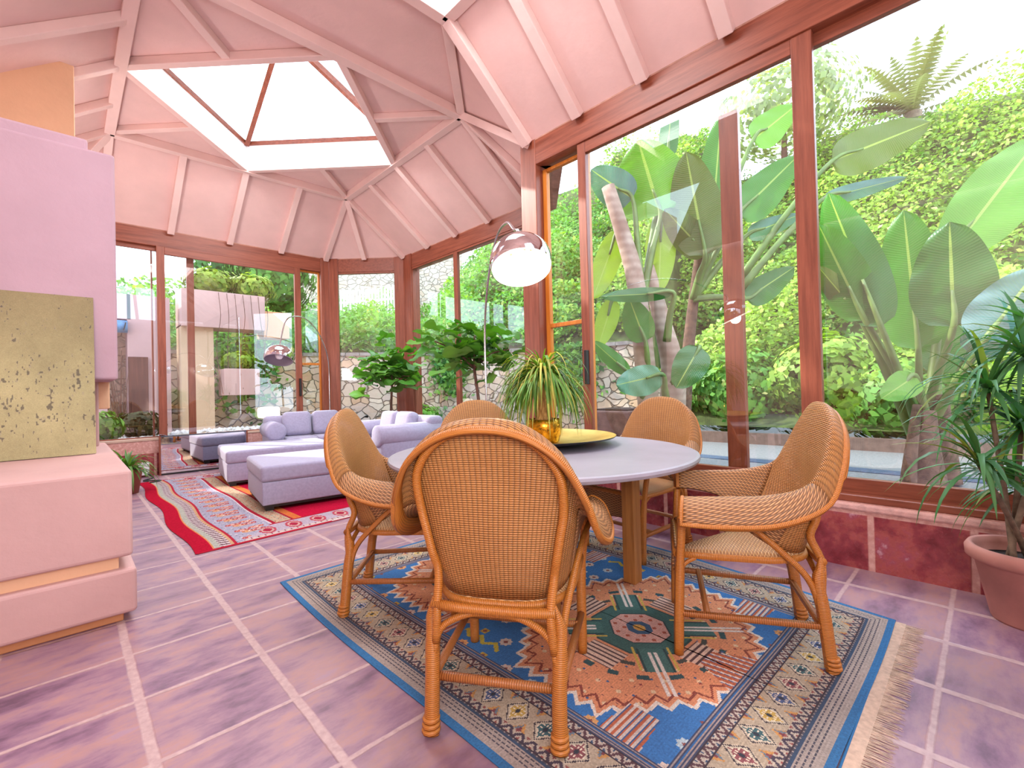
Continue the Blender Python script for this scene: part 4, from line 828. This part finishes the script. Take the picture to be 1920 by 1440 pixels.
def hill_pt(s, t):
    p, n = lp(s); q = p+n*t; z = hillz(s, t)+(.25 if s > 3.3 else .1)*sin(s*3.1+t*.9)*min(1, t/2)+.18*sin(q.x*1.7)*sin(q.y*1.3)*min(1, t); return V((q.x, q.y, z))
rows = [[hill_pt(s, t) for t in np.linspace(0.0, 9.0, 26)] for s in np.linspace(0, 8, 90)]
h = MB(); h.grid(rows); struct(h.build('hillside', M_hill, smooth=True), 'sloping garden hillside under the ivy')
wl = MB()
for i, s in enumerate(np.linspace(0, 4.98, 60)[:-1]):
    s2 = s+4.98/59; (a, na), (b, nb) = lp(s), lp(s2); za, zb = WALLTOP(s), WALLTOP(s2)
    q = [V((a.x, a.y, -.05)), V((b.x, b.y, -.05)), V((b.x, b.y, zb)), V((a.x, a.y, za)), V((a.x+na.x*.4, a.y+na.y*.4, za)), V((b.x+nb.x*.4, b.y+nb.y*.4, zb))]
    wl.add(q, [(0, 1, 2, 3), (3, 2, 5, 4)])
struct(wl.build('retaining_wall', M_rock, smooth=False), 'beige and grey dry stone retaining wall behind the lawn edge')
cp = MB()
for s in np.linspace(0, 4.70, 48)[:-1]:
    s2 = s+4.70/47-.004; (a, na), (b, nb) = lp(s), lp(s2); o_ = .05
    q = [V((a.x-na.x*o_, a.y-na.y*o_, 1.99)), V((b.x-nb.x*o_, b.y-nb.y*o_, 1.99)), V((b.x+nb.x*.35, b.y+nb.y*.35, 1.99)), V((a.x+na.x*.35, a.y+na.y*.35, 1.99))]; cp.add(q+[p+V((0, 0, .08)) for p in q], [(0,3,2,1),(4,5,6,7),(0,1,5,4),(1,2,6,5),(2,3,7,6),(3,0,4,7)])
struct(cp.build('wall_coping', m_plain('grey_slate_coping', '#9a918c', .8, 0, .15, 6)), 'flat slate coping on the stone wall')
kb = MB()
for s in np.linspace(5.0, 8, 20)[:-1]:
    s2 = s+3/19; (a, na), (b, nb) = lp(s), lp(s2); q = [V((a.x-na.x*.12, a.y-na.y*.12, -.03)), V((b.x-nb.x*.12, b.y-nb.y*.12, -.03)), V((b.x, b.y, -.03)), V((a.x, a.y, -.03))]
    kb.add(q+[p+V((0, 0, .20)) for p in q], [(0,3,2,1),(4,5,6,7),(0,1,5,4),(1,2,6,5),(2,3,7,6),(3,0,4,7)])
struct(kb.build('garden_curb', M_curb), 'brown curb along the planting bed')

def leaf_cards(P, Nn, size, col, seed=1, droop=.3):
    """P: n x 3 centres, Nn: n x 3 outward; kite-shaped folded leaves, returned as one mesh builder's arrays"""
    r = np.random.default_rng(seed); n = len(P); Nn = Nn+r.normal(0, .55, (n, 3)); Nn /= np.linalg.norm(Nn, axis=1, keepdims=True)
    a = r.normal(0, 1, (n, 3)); a[:, 2] -= droop*2; a -= Nn*(a*Nn).sum(1, keepdims=True); a /= np.linalg.norm(a, axis=1, keepdims=True); b = np.cross(Nn, a); s = (size*r.uniform(.6, 1.35, n))[:, None]
    v = np.stack([P-a*s*.5, P-a*s*.05+b*s*.34+Nn*s*.08, P+a*s*.55, P-a*s*.05-b*s*.34+Nn*s*.08], 1).reshape(-1, 3)
    return v, np.repeat(col, 4, axis=0)
def cards_obj(name, v, c, mat, parent=None):
    n = len(v)//4; me = bpy.data.meshes.new(name); 
    if parent is not None: v = v-np.array(parent.location)[None]
    me.vertices.add(len(v)); me.vertices.foreach_set('co', v.astype(np.float32).ravel()); me.loops.add(len(v)); me.loops.foreach_set('vertex_index', np.arange(len(v), dtype=np.int32)); me.polygons.add(n); me.polygons.foreach_set('loop_start', np.arange(0, len(v), 4, dtype=np.int32))
    me.update(calc_edges=True); a = me.color_attributes.new('Col', 'FLOAT_COLOR', 'CORNER'); c4 = np.ones((len(v), 4), dtype=np.float32); c4[:, :3] = c; a.data.foreach_set('color', c4.ravel()); me.materials.append(mat); me.update()
    o = bpy.data.objects.new(name, me); COL.objects.link(o); o.parent = parent; return o
def ivy(s0, s1, t0, t1, n, size, seed, palette, lift=.25, holes=0.0):
    r = np.random.default_rng(seed); P = np.zeros((n, 3)); Nn = np.zeros((n, 3)); C = np.zeros((n, 3)); cnt = 0
    pal = [np.array(p) for p in palette]
    while cnt < n:
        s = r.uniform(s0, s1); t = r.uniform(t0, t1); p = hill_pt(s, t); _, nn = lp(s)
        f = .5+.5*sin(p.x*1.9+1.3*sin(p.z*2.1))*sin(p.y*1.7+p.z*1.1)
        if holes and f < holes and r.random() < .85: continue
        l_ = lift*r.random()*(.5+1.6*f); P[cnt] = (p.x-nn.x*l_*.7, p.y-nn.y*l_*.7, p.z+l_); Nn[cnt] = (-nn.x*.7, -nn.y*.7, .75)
        m = min(1, max(0, f+r.normal(0, .22))); C[cnt] = (pal[0]*(1-m)+pal[1]*m)*r.uniform(.65, 1.3)  # sunlit and darker leaf tones put into the colour by noise
        if r.random() < .05: C[cnt] = pal[2]
        cnt += 1
    return leaf_cards(P, Nn, size, C, seed)
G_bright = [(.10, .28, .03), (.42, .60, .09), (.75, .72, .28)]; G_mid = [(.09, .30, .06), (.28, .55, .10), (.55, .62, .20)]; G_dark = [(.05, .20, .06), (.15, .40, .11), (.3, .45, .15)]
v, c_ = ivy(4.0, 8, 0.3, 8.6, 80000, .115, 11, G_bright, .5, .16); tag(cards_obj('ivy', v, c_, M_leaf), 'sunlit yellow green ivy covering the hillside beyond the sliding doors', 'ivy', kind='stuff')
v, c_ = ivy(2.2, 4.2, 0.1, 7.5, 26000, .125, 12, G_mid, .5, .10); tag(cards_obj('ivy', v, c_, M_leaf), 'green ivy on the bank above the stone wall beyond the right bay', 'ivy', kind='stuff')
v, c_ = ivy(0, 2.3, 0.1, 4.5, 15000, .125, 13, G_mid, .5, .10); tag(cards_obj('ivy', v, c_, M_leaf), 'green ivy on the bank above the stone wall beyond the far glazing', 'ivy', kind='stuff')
# ivy trailing over the stone wall
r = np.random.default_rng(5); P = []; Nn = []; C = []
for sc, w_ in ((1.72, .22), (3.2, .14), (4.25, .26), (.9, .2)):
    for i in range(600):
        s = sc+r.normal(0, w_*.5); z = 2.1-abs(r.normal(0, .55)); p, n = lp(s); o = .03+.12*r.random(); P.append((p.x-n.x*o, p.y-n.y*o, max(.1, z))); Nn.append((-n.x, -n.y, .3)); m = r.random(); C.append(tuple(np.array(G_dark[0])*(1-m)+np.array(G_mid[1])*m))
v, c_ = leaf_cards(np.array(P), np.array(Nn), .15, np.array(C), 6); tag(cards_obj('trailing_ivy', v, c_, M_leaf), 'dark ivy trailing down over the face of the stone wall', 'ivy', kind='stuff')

def bush(name, label, c, rx, ry, rz, n, size, pal, seed, group=None, cat='shrub', trunk=None):
    """leafy clump of its own; c is the ground point"""
    g = thing(name, label, cat, c, 0, group); r = np.random.default_rng(seed); d = r.normal(0, 1, (n, 3)); d /= np.linalg.norm(d, axis=1, keepdims=True); rad = r.uniform(.55, 1.0, n)**.5*(1+.22*np.sin(d[:, 0]*5+seed)*np.cos(d[:, 1]*4+d[:, 2]*3))
    zc_ = c[2]+rz*.95+(trunk or 0); P = np.stack([c[0]+d[:, 0]*rad*rx, c[1]+d[:, 1]*rad*ry, np.maximum(c[2]+.05, zc_+d[:, 2]*rad*rz)], 1)
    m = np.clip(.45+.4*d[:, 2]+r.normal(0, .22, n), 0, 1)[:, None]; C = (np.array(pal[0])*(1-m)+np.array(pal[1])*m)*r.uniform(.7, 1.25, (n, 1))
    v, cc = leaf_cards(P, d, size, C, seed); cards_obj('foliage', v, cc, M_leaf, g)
    mb = MB(); top = zc_+rz*.2
    mb.tube([(c[0], c[1], c[2]), (c[0]+.04, c[1]-.03, (c[2]+top)/2), (c[0], c[1], top)], [.05 if not trunk else .10, .04 if not trunk else .08, .02], 7); mb.build('stem', M_bark, g, True); return g
GB = 'low shrubs in the bed beyond the sliding doors'
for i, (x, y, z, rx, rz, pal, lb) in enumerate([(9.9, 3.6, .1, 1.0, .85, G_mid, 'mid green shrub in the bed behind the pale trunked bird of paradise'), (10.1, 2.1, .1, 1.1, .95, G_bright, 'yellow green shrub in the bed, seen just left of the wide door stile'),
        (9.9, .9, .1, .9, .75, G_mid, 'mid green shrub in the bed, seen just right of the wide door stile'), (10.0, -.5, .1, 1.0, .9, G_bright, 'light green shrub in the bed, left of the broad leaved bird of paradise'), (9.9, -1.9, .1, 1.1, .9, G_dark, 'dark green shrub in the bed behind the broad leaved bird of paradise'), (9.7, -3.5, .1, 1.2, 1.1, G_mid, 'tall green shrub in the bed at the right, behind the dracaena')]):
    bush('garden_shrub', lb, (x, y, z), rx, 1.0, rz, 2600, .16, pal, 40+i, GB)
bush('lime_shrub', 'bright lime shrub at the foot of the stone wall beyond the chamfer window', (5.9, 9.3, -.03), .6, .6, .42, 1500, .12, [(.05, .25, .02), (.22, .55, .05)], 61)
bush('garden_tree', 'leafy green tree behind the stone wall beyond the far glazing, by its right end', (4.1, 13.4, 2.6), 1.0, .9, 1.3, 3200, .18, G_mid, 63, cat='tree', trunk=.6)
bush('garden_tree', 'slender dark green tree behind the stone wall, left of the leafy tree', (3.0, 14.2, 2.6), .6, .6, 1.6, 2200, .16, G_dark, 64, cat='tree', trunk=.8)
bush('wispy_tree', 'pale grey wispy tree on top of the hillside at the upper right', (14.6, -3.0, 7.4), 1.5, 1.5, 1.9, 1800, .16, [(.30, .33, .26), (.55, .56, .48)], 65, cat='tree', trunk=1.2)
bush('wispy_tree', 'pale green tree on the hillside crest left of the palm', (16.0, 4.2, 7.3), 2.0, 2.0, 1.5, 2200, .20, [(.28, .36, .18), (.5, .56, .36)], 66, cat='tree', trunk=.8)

# palm on the crest
pb = at(1712, 235, 15.0); pg = thing('palm_tree', 'palm with feathery fronds on top of the hillside against the sky', 'palm', (pb.x, pb.y, pb.z-1.4))
MB().tube([(pb.x, pb.y, pb.z-1.4), (pb.x, pb.y, pb.z+.4)], [.28, .24], 10).build('trunk', m_plain('palm_trunk', '#8f7f6a', .9, 0, .25, 6), pg, True)
fo = MB(); pc = V((pb.x, pb.y, pb.z+.4))
for i in range(34):
    az = random.uniform(0, 2*PI); el = random.uniform(.1, 1.35); d = V((cos(az)*cos(el), sin(az)*cos(el), sin(el))); p = pc.copy(); Lp = random.uniform(1.8, 2.5); cc = vary((.20, .22, .10), .2)
    for j in range(16):
        q = p+d*(Lp/16); sd = d.cross(V((0, 0, 1))).normalized()
        for sg in (-1, 1):
            e_ = (d*.6+sd*sg+V((0, 0, -.25))).normalized()*.42*sin(PI*(j+1)/17)
            fo.add([p, q, p+e_], [(0, 1, 2)], None, cc)
        d = (d+V((0, 0, -.055))).normalized(); p = q
fo.build('fronds', M_leaf, pg)
# pale rubble wall and picket fence above the bank
a, b = at(560, 560, 19), at(868, 560, 19)
rw = MB(); n_ = 20; tops = [1.9+.5*sin(i*1.3)+.35*sin(i*2.9) for i in range(n_+1)]
rw.grid([[V((a.lerp(b, i/n_).x, a.lerp(b, i/n_).y, z)) for z in (1.5, 3.2, 4.6+tops[i]*.6+(1.9 if 4 < i else .9))] for i in range(n_+1)]); struct(rw.build('rubble_wall', M_rock2), 'pale rubble wall above the bank')
fa, fb_ = at(628, 600, 15.5), at(752, 590, 15.5); fg = thing('picket_fence', 'white picket fence on the bank beyond the chamfer window', 'fence', (fa.x, fa.y, fa.z-.5))
M_pick = m_plain('white_fence_paint', '#f4f0ec', .6)
nf = 22
for i in range(nf):
    p = fa.lerp(fb_, i/(nf-1)); hgt = .95+.08*(i % 2); MB().box((p.x-.035, p.y-.015, p.z-.5), (p.x+.035, p.y+.015, p.z+hgt)).build('picket', M_pick, fg)
for zz in (.0, .6): MB().beam(fa+V((0, .03, zz)), fb_+V((0, .03, zz)), .03, .07).build('rail', M_pick, fg)

# terrace beyond the far glazing: gravel bed, stucco walls, planter
M_stu = m_plaster('lavender_stucco', '#c3a4a6'); M_stu2 = m_plaster('pink_stucco', '#cbaaa6'); M_stu3 = m_plaster('beige_stucco', '#d3b89c')
struct(box('gravel_bed_base', (-2.5, 8.6, -.03), (4.2, 10.9, .44), M_stu3), 'raised bed outside the far glazing')
pbm = MB(); r = np.random.default_rng(3)
for i in range(900):
    x = r.uniform(-.2, 4.1); y = r.uniform(8.65, 10.3); s_ = r.uniform(.03, .065); q = [V((x, y, .44+s_*.3))+V((s_*cos(t), s_*.8*sin(t), -.0)) for t in (0, 1.05, 2.1, 3.14, 4.2, 5.24)]
    pbm.add(q+[V((x+r.normal(0, .01), y, .44+s_*.95)), V((x, y, .43))], [(j, (j+1) % 6, 6) for j in range(6)]+[((j+1) % 6, j, 7) for j in range(6)])
tag(pbm.build('pebbles', m_plain('white_pebbles', '#d9d4d2', .8, 0, .12, 9), smooth=True), 'white pebbles covering the raised bed outside the far glazing', 'pebbles', kind='stuff')
struct(box('stucco_wall', (-2.6, 10.6, .3), (.52, 11.0, 2.95), M_stu), 'lavender stucco wall outside at the far left'); struct(box('stucco_wall_side', (.80, 10.62, .4), (1.42, 11.0, 2.95), M_stu), 'lavender stucco wall behind the brown door'); struct(box('stucco_lintel', (.5, 10.62, 2.5), (.85, 11.0, 2.95), M_stu), 'lavender stucco lintel')
struct(box('rock_face', (.45, 11.1, .3), (.95, 11.2, 2.6), M_rock2), 'pale rock face seen between the stucco walls')
dl = thing('wooden_door', 'dark brown wooden door leaf against the lavender stucco wall outside', 'door', (.94, 10.56, .75))
MB().box((.80, 10.55, .75), (1.08, 10.60, 1.83)).build('leaf', m_wood('dark_door_wood', '#4a2c26', '#6a4238', 'Z'), dl, bevel=.004); MB().box((.84, 10.535, .8), (1.04, 10.552, 1.25)).build('lower_panel', m_wood('dark_door_panel', '#452821', '#5e3a32', 'Z'), dl)
tr = thing('rolled_tarp', 'blue rolled tarpaulin hung high against the rock face outside', 'tarp', (.66, 10.58, 2.28)); MB().tube([(.50, 10.58, 2.36), (.80, 10.57, 2.36)], [.11, .11], 14).build('roll', m_plain('blue_tarp', '#5f95c8', .5, 0, .25, 10, .3), tr, True)
for x in (.60, .74): MB().tube([(x, 10.45, 2.28), (x+.03, 10.45, 2.42)], .008, 6).build('tie', M_black, tr)
bp = thing('bare_shrub', 'leafless dark stemmed shrub in front of the rock face outside', 'shrub', (.68, 10.3, .44)); bb = MB()
for i in range(11):
    a = random.uniform(-.28, .28); bb.tube(bez([(.68, 10.3, .44), (.68+a*.5, 10.3, .95), (.68+a*1.1+random.uniform(-.05, .05), 10.35, 1.5+random.uniform(-.2, .6))], 6), [.014-.0017*j for j in range(7)], 5)
bb.build('stems', M_bark, bp, True)
bush('dark_shrub', 'dark brown green shrub on the pebbles at the far left outside', (.86, 9.7, .44), .34, .3, .22, 700, .09, [(.05, .05, .02), (.12, .12, .05)], 71)
bush('fern_clump', 'green ferny clump behind the fireplace hearth, outside the far glazing', (.30, 8.75, .44), .3, .2, .24, 500, .12, G_mid, 72)
struct(box('terrace_column', (1.56, 10.45, .3), (2.08, 10.95, 2.45), M_stu3), 'beige stucco column outside'); struct(box('terrace_parapet', (1.56, 10.35, 2.42), (2.98, 11.0, 3.12), M_stu2), 'pink stucco terrace parapet outside')
struct(box('terrace_step', (3.0, 10.5, 2.3), (3.5, 11.0, 2.85), m_plaster('peach_stucco', '#e2ab80')), 'peach stucco end of the terrace parapet')
pg2 = thing('wall_planter', 'pink stucco planter box with lime foliage, hung below the terrace', 'planter', (2.5, 10.4, 1.1)); MB().box((2.2, 10.2, 1.10), (2.82, 10.7, 1.62)).build('box', M_stu2, pg2, bevel=.01); MB().box((2.5, 10.7, 1.2), (2.6, 11.7, 1.5)).build('wall_bracket', M_stu2, pg2)
bush('planter_foliage', 'bright lime foliage growing out of the pink wall planter', (2.5, 10.42, 1.60), .34, .2, .18, 900, .09, [(.12, .30, .02), (.42, .58, .06)], 73, cat='plant')
bush('terrace_foliage', 'yellow green creeper spilling over the left of the pink terrace parapet', (2.1, 10.65, 3.10), .5, .25, .26, 1000, .11, [(.15, .32, .03), (.5, .58, .10)], 74, cat='plant')
bush('terrace_foliage', 'yellow green creeper spilling over the right end of the pink terrace parapet', (2.85, 10.65, 3.02), .45, .3, .30, 1000, .11, [(.15, .32, .03), (.5, .58, .10)], 75, cat='plant')
tv = MB()
for i in range(7):
    x = 2.15+i*.14; tv.tube(bez([(x, 10.33, 3.1), (x+.02, 10.28, 2.6), (x+random.uniform(-.1, .1), 10.3, 2.0), (x+random.uniform(-.1, .1), 10.2, 1.5-random.uniform(0, .4))], 10), .006, 4)
tag(tv.build('hanging_vines', M_bark), 'bare vine stems hanging from the pink terrace parapet', 'vines', kind='stuff')

# ------------------------------------------------------------------ birds of paradise
def m_banana():
    k = N('broad_leaf'); uv = k.n('ShaderNodeUVMap', uv_map='UVMap').outputs[0]; x, y, _ = k.sep(uv); a = k.n('ShaderNodeVertexColor', layer_name='Col')
    ax = k.math('ABSOLUTE', k.math('SUBTRACT', x, .5)); st = k.math('SINE', k.math('MULTIPLY', k.math('ADD', y, k.math('MULTIPLY', ax, -.25)), 260))
    rib = k.math('LESS_THAN', ax, .022); nz = k.noise(k.mapping(uv, (3, 60, 1)), 1, 3)
    c = k.mix(k.math('MULTIPLY_ADD', st, .10, .12), a.outputs[0], (.45, .6, .3), 'MIX'); c = k.mix(k.math('MULTIPLY', nz, .25), c, (.1, .2, .08)); c = k.mix(k.math('MULTIPLY', rib, .7), c, '#b4c46a')
    b = k.bsdf(c, .33, 0, k.bump(st, .2, .004), .5); t = k.n('ShaderNodeBsdfTranslucent'); k.l(k.mix(1.0, c, (.95, 1.0, .5), 'MULTIPLY'), t.inputs[0])
    mx = k.n('ShaderNodeMixShader'); mx.inputs[0].default_value = .38; k.l(b.outputs[0], mx.inputs[1]); k.l(t.outputs[0], mx.inputs[2]); return k.done(mx)
M_ban = m_banana(); M_pet = m_plain('leaf_stalk', '#64803c', .5, 0, .2, 5)
FWD = RM @ V((0, 0, -1))
def banana(par, root, joint, tip, w, col, fold=.35, droop=.12, side=None, torn=0):
    root, joint, tip = V(root), V(joint), V(tip); d = tip-joint; L_ = d.length; dn = d.normalized()
    view = (joint.lerp(tip, .5)-V((0, 0, H))).normalized(); sd = dn.cross(view).normalized() if side is None else V(side).normalized(); nr = sd.cross(dn).normalized()
    if nr.z < 0 and abs(nr.z) > .2: nr = -nr
    n = 22; m = 4; rows = []; uv = []; cut = set()
    for i in range(n+1):
        t = i/n; prof = (sin(PI*min(1, t*1.0)**.80))**.48*(1-.12*t); wd = w*.5*max(prof, .02); c = joint+d*t+nr*(droop*L_*(4*t*(1-t))*.5); row = []; u_ = []
        for j in range(-m, m+1):
            f = j/m; a_ = abs(f); row.append(c+sd*(f*wd*cos(fold*.8))+nr*(a_*wd*sin(fold)*.9-.0)+V((0, 0, -.10*wd*a_*a_))+nr*(.03*w*sin(t*17+j)*a_)); u_.append((.5+f*.5, t*L_))
        rows.append(row); uv.append(u_)
    mb = MB(); mb.grid(rows, uv, col); lf = mb.build('leaf', M_ban, par, True)
    mid = root.lerp(joint, .5)+V((0, 0, .12*(joint-root).length*.3)); st = MB(); st.tube(bez([root, mid, joint, joint.lerp(tip, .35)+nr*(droop*L_*.45-.02)], 16), [.055-.040*i/16 for i in range(17)], 7); st.build('stalk', M_pet, lf, True)
    return lf
def A(px, py, dep): return at(px, py, dep)
GD, GM, GL, GY, GBl, GO = (.035, .17, .035), (.06, .26, .03), (.16, .40, .04), (.38, .56, .03), (.10, .24, .26), (.14, .19, .045)
def bird(name, label, base, leaves, trunks):
    g = thing(name, label, 'plant', base[:], 0, 'birds of paradise outside the sliding doors')
    for (jx, jy, jd), (tx, ty, td), wpx, col, kw in leaves:
        j = A(jx, jy, jd); t = A(tx, ty, td); rt = V(base)+V((random.uniform(-.12, .12), random.uniform(-.12, .12), .3))
        if 'root' in kw: rt = A(*kw.pop('root'))
        banana(g, rt, j, t, wpx*(jd+td)/2/F, vary(col, .08), **kw)
    for pts, rad in trunks:
        MB().tube(bez([A(*p) for p in pts], 16), [rad[0]+(rad[1]-rad[0])*i/16 for i in range(17)], 12).build('trunk', M_trk if len(pts) > 3 or base.z == b1.z and len(pts) == 4 else M_trk2, g, True)
    return g
k = N('pale_ringed_trunk'); zz = k.sep(k.geo())[2]; M_trk = k.done(k.bsdf(k.mix(k.math('MULTIPLY_ADD', k.math('SINE', k.math('MULTIPLY', zz, 60)), .15, .35), k.ramp(k.noise(k.geo(), 5, 5), [(.3, '#9a7c6c'), (.7, '#cdb8a8')]), '#7c5f52'), .85))
M_trk2 = m_plain('fibrous_brown_trunk', '#6d5242', .9, 0, .3, 14, .5); b1 = V((0, 0, -.03))
D2 = 4.75; b2 = onz(1742, 903, -.03)
bird('bird_of_paradise', 'bird of paradise with broad dark green leaves, outside behind the terracotta pot', b2, [
    ((1788, 612, D2-.25), (1780, 416, D2-.3), 132, GD, dict(fold=.12, droop=.05)), ((1722, 655, D2+.1), (1694, 394, D2+.1), 112, GM, dict(fold=.15, droop=.05)), ((1652, 612, D2), (1553, 362, D2), 100, GD, dict(fold=.35)), ((1622, 600, D2+.1), (1534, 420, D2), 92, GM, dict(fold=.3)),
    ((1610, 590, D2+.2), (1534, 500, D2+.1), 46, GO, dict(fold=.4)), ((1782, 475, D2+.3), (1945, 262, D2+.5), 118, GL, dict(fold=.2)), ((1845, 640, D2-.5), (1948, 500, D2-.7), 120, GBl, dict(fold=.2)), ((1818, 662, D2), (1930, 560, D2-.4), 84, GBl, dict(fold=.2)),
    ((1716, 705, D2-.1), (1652, 748, D2-.2), 56, GL, dict(fold=.2)), ((1760, 700, D2+.3), (1795, 560, D2+.3), 80, GM, dict(fold=.3))],
    [(((1738, 908, D2), (1734, 850, D2), (1732, 770, D2)), (.17, .10)), (((1775, 905, D2+.1), (1772, 840, D2+.1), (1764, 740, D2+.1)), (.13, .06)), (((1703, 905, D2-.1), (1708, 850, D2-.1), (1720, 760, D2)), (.07, .04))])
D1 = 6.2; b1 = V((A(1215, 800, D1).x, A(1215, 800, D1).y, -.03)); rs = (1205, 560, D1); rs2 = (1300, 560, D1+.2)
bird('bird_of_paradise', 'tall bird of paradise with pale trunks, outside left of the wide door stile', b1, [
    ((1238, 402, D1), (1196, 262, D1-.2), 150, GL, dict(fold=.3, root=rs)), ((1186, 372, D1), (1108, 318, D1), 74, GBl, dict(fold=.2, root=rs)), ((1322, 478, D1-.2), (1286, 284, D1-.3), 104, GO, dict(fold=.2, root=rs2)), ((1332, 470, D1), (1352, 214, D1), 78, GM, dict(fold=.2, root=rs2)),
    ((1326, 478, D1-.1), (1246, 392, D1-.2), 66, GO, dict(fold=.3, root=rs2)), ((1240, 402, D1+.1), (1236, 545, D1), 60, GY, dict(fold=.2, root=rs)), ((1160, 430, D1+.2), (1112, 560, D1+.2), 52, GY, dict(fold=.2, root=rs)), ((1150, 560, D1), (1122, 650, D1), 44, GY, dict(fold=.2, root=rs)),
    ((1412, 262, D1+.3), (1494, 196, D1+.4), 66, GL, dict(fold=.2, root=rs2)), ((1384, 402, D1), (1498, 290, D1+.1), 82, GM, dict(fold=.3, root=rs2)), ((1402, 440, D1+.2), (1500, 402, D1+.2), 40, GBl, dict(fold=.3, root=rs2)), ((1560, 302, D1+.2), (1745, 228, D1+.2), 84, GO, dict(fold=.2, root=(1390, 520, D1+.2))),
    ((1545, 372, D1), (1700, 332, D1), 34, GBl, dict(fold=.3, root=(1390, 540, D1))), ((1242, 702, D1-.6), (1156, 722, D1-.7), 62, (.16, .36, .26), dict(fold=.15, root=(1250, 760, D1-.3))), ((1312, 650, D1-.4), (1268, 728, D1-.5), 66, GD, dict(fold=.2, root=(1260, 720, D1))), ((1262, 548, D1-.4), (1128, 556, D1-.6), 30, GD, dict(fold=.3, root=(1250, 640, D1-.2))),
    ((1180, 700, D1-.3), (1112, 640, D1-.4), 34, GM, dict(fold=.3, root=(1215, 760, D1))), ((1210, 640, D1-.2), (1180, 560, D1-.3), 60, GM, dict(fold=.2, root=(1220, 740, D1))), ((1400, 560, D1), (1490, 500, D1+.1), 56, GD, dict(fold=.3, root=rs2)), ((1250, 300, D1+.3), (1262, 170, D1+.3), 40, GD, dict(fold=.4, root=rs))],
    [(((1222, 830, D1), (1205, 640, D1), (1190, 520, D1), (1168, 440, D1), (1140, 350, D1)), (.15, .09)), (((1255, 830, D1+.1), (1262, 700, D1+.1), (1240, 600, D1+.1), (1215, 500, D1+.1)), (.20, .08)), (((1280, 820, D1+.3), (1292, 640, D1+.3), (1312, 470, D1+.3)), (.10, .06))])
bx0 = A(1165, 800, 6.9); pl2 = thing('stone_planter', 'weathered brown stone planter at the foot of the pale trunked bird of paradise', 'planter', (bx0.x, bx0.y, -.03))
MB().box((bx0.x-.35, bx0.y-.35, -.03), (bx0.x+.35, bx0.y+.35, .74)).build('body', m_plain('weathered_stone', '#7c5f58', .9, 0, .2, 8, .3), pl2, bevel=.03); MB().box((bx0.x-.30, bx0.y-.30, .735), (bx0.x+.30, bx0.y+.30, .76)).build('soil', M_soil, pl2)

# ------------------------------------------------------------------ light
w = bpy.data.worlds.new('sky'); S.world = w; w.use_nodes = True; nt = w.node_tree; nt.nodes.clear()
o_ = nt.nodes.new('ShaderNodeOutputWorld'); bg = nt.nodes.new('ShaderNodeBackground'); bg.inputs[0].default_value = (.70, .84, 1.0, 1); bg.inputs[1].default_value = 4.2; nt.links.new(bg.outputs[0], o_.inputs[0])
def sun(d, e, col, ang=.02):
    l = bpy.data.lights.new('sun', 'SUN'); l.energy = e; l.color = col; l.angle = ang; o = bpy.data.objects.new('sun', l); COL.objects.link(o); o.rotation_euler = V(d).to_track_quat('-Z', 'Y').to_euler(); return o
sun((.47*.85, -.88*.85, -.53), 7.5, (1, .95, .86))
def area(loc, aim, sx, sy, e, col=(1, 1, 1)):
    l = bpy.data.lights.new('fill_light', 'AREA'); l.shape = 'RECTANGLE'; l.size = sx; l.size_y = sy; l.energy = e; l.color = col; o = bpy.data.objects.new('fill_light', l); COL.objects.link(o); o.location = loc; o.rotation_euler = (V(aim)-V(loc)).to_track_quat('-Z', 'Y').to_euler(); return o
area((1.87, 5.68, 4.55), (1.87, 5.68, 0), 1.7, 1.7, 120); area((1.6, 2.4, 4.5), (1.6, 2.4, 0), 1.2, 1.2, 70)  # added lamps in the skylight openings, boosting the daylight
area((-.9, -1.2, 2.7), (2.2, 2.6, .9), 1.8, 1.4, 14, (.94, .95, 1)); area((-.5, -1.0, 1.7), (1.8, 4.4, 4.4), 1.6, 1.2, 96, (.96, .96, 1)); area((-.35, 6.6, 1.6), (2.2, 5.9, 4.4), 1.2, .5, 40, (1, .97, .98))  # unseen fill: two lamps behind the camera, one up-light behind the hood
area((4.3, .9, 4.3), (1.2, .9, .6), 1.4, 4.5, 170, (.62, .76, 1)); area((5.6, 6.0, 4.2), (2.4, 5.4, .6), 2.5, 1.4, 90, (.72, .84, 1))  # added bluish lamps outside the glazing, standing in for sky light
S.view_settings.view_transform = 'Standard'; S.view_settings.look = 'None'; S.view_settings.exposure = 0.12
S.cycles.max_bounces = 10; S.cycles.diffuse_bounces = 4; S.cycles.glossy_bounces = 4; S.cycles.transparent_max_bounces = 24; S.cycles.sample_clamp_indirect = 6.0; S.cycles.caustics_reflective = False; S.cycles.caustics_refractive = False
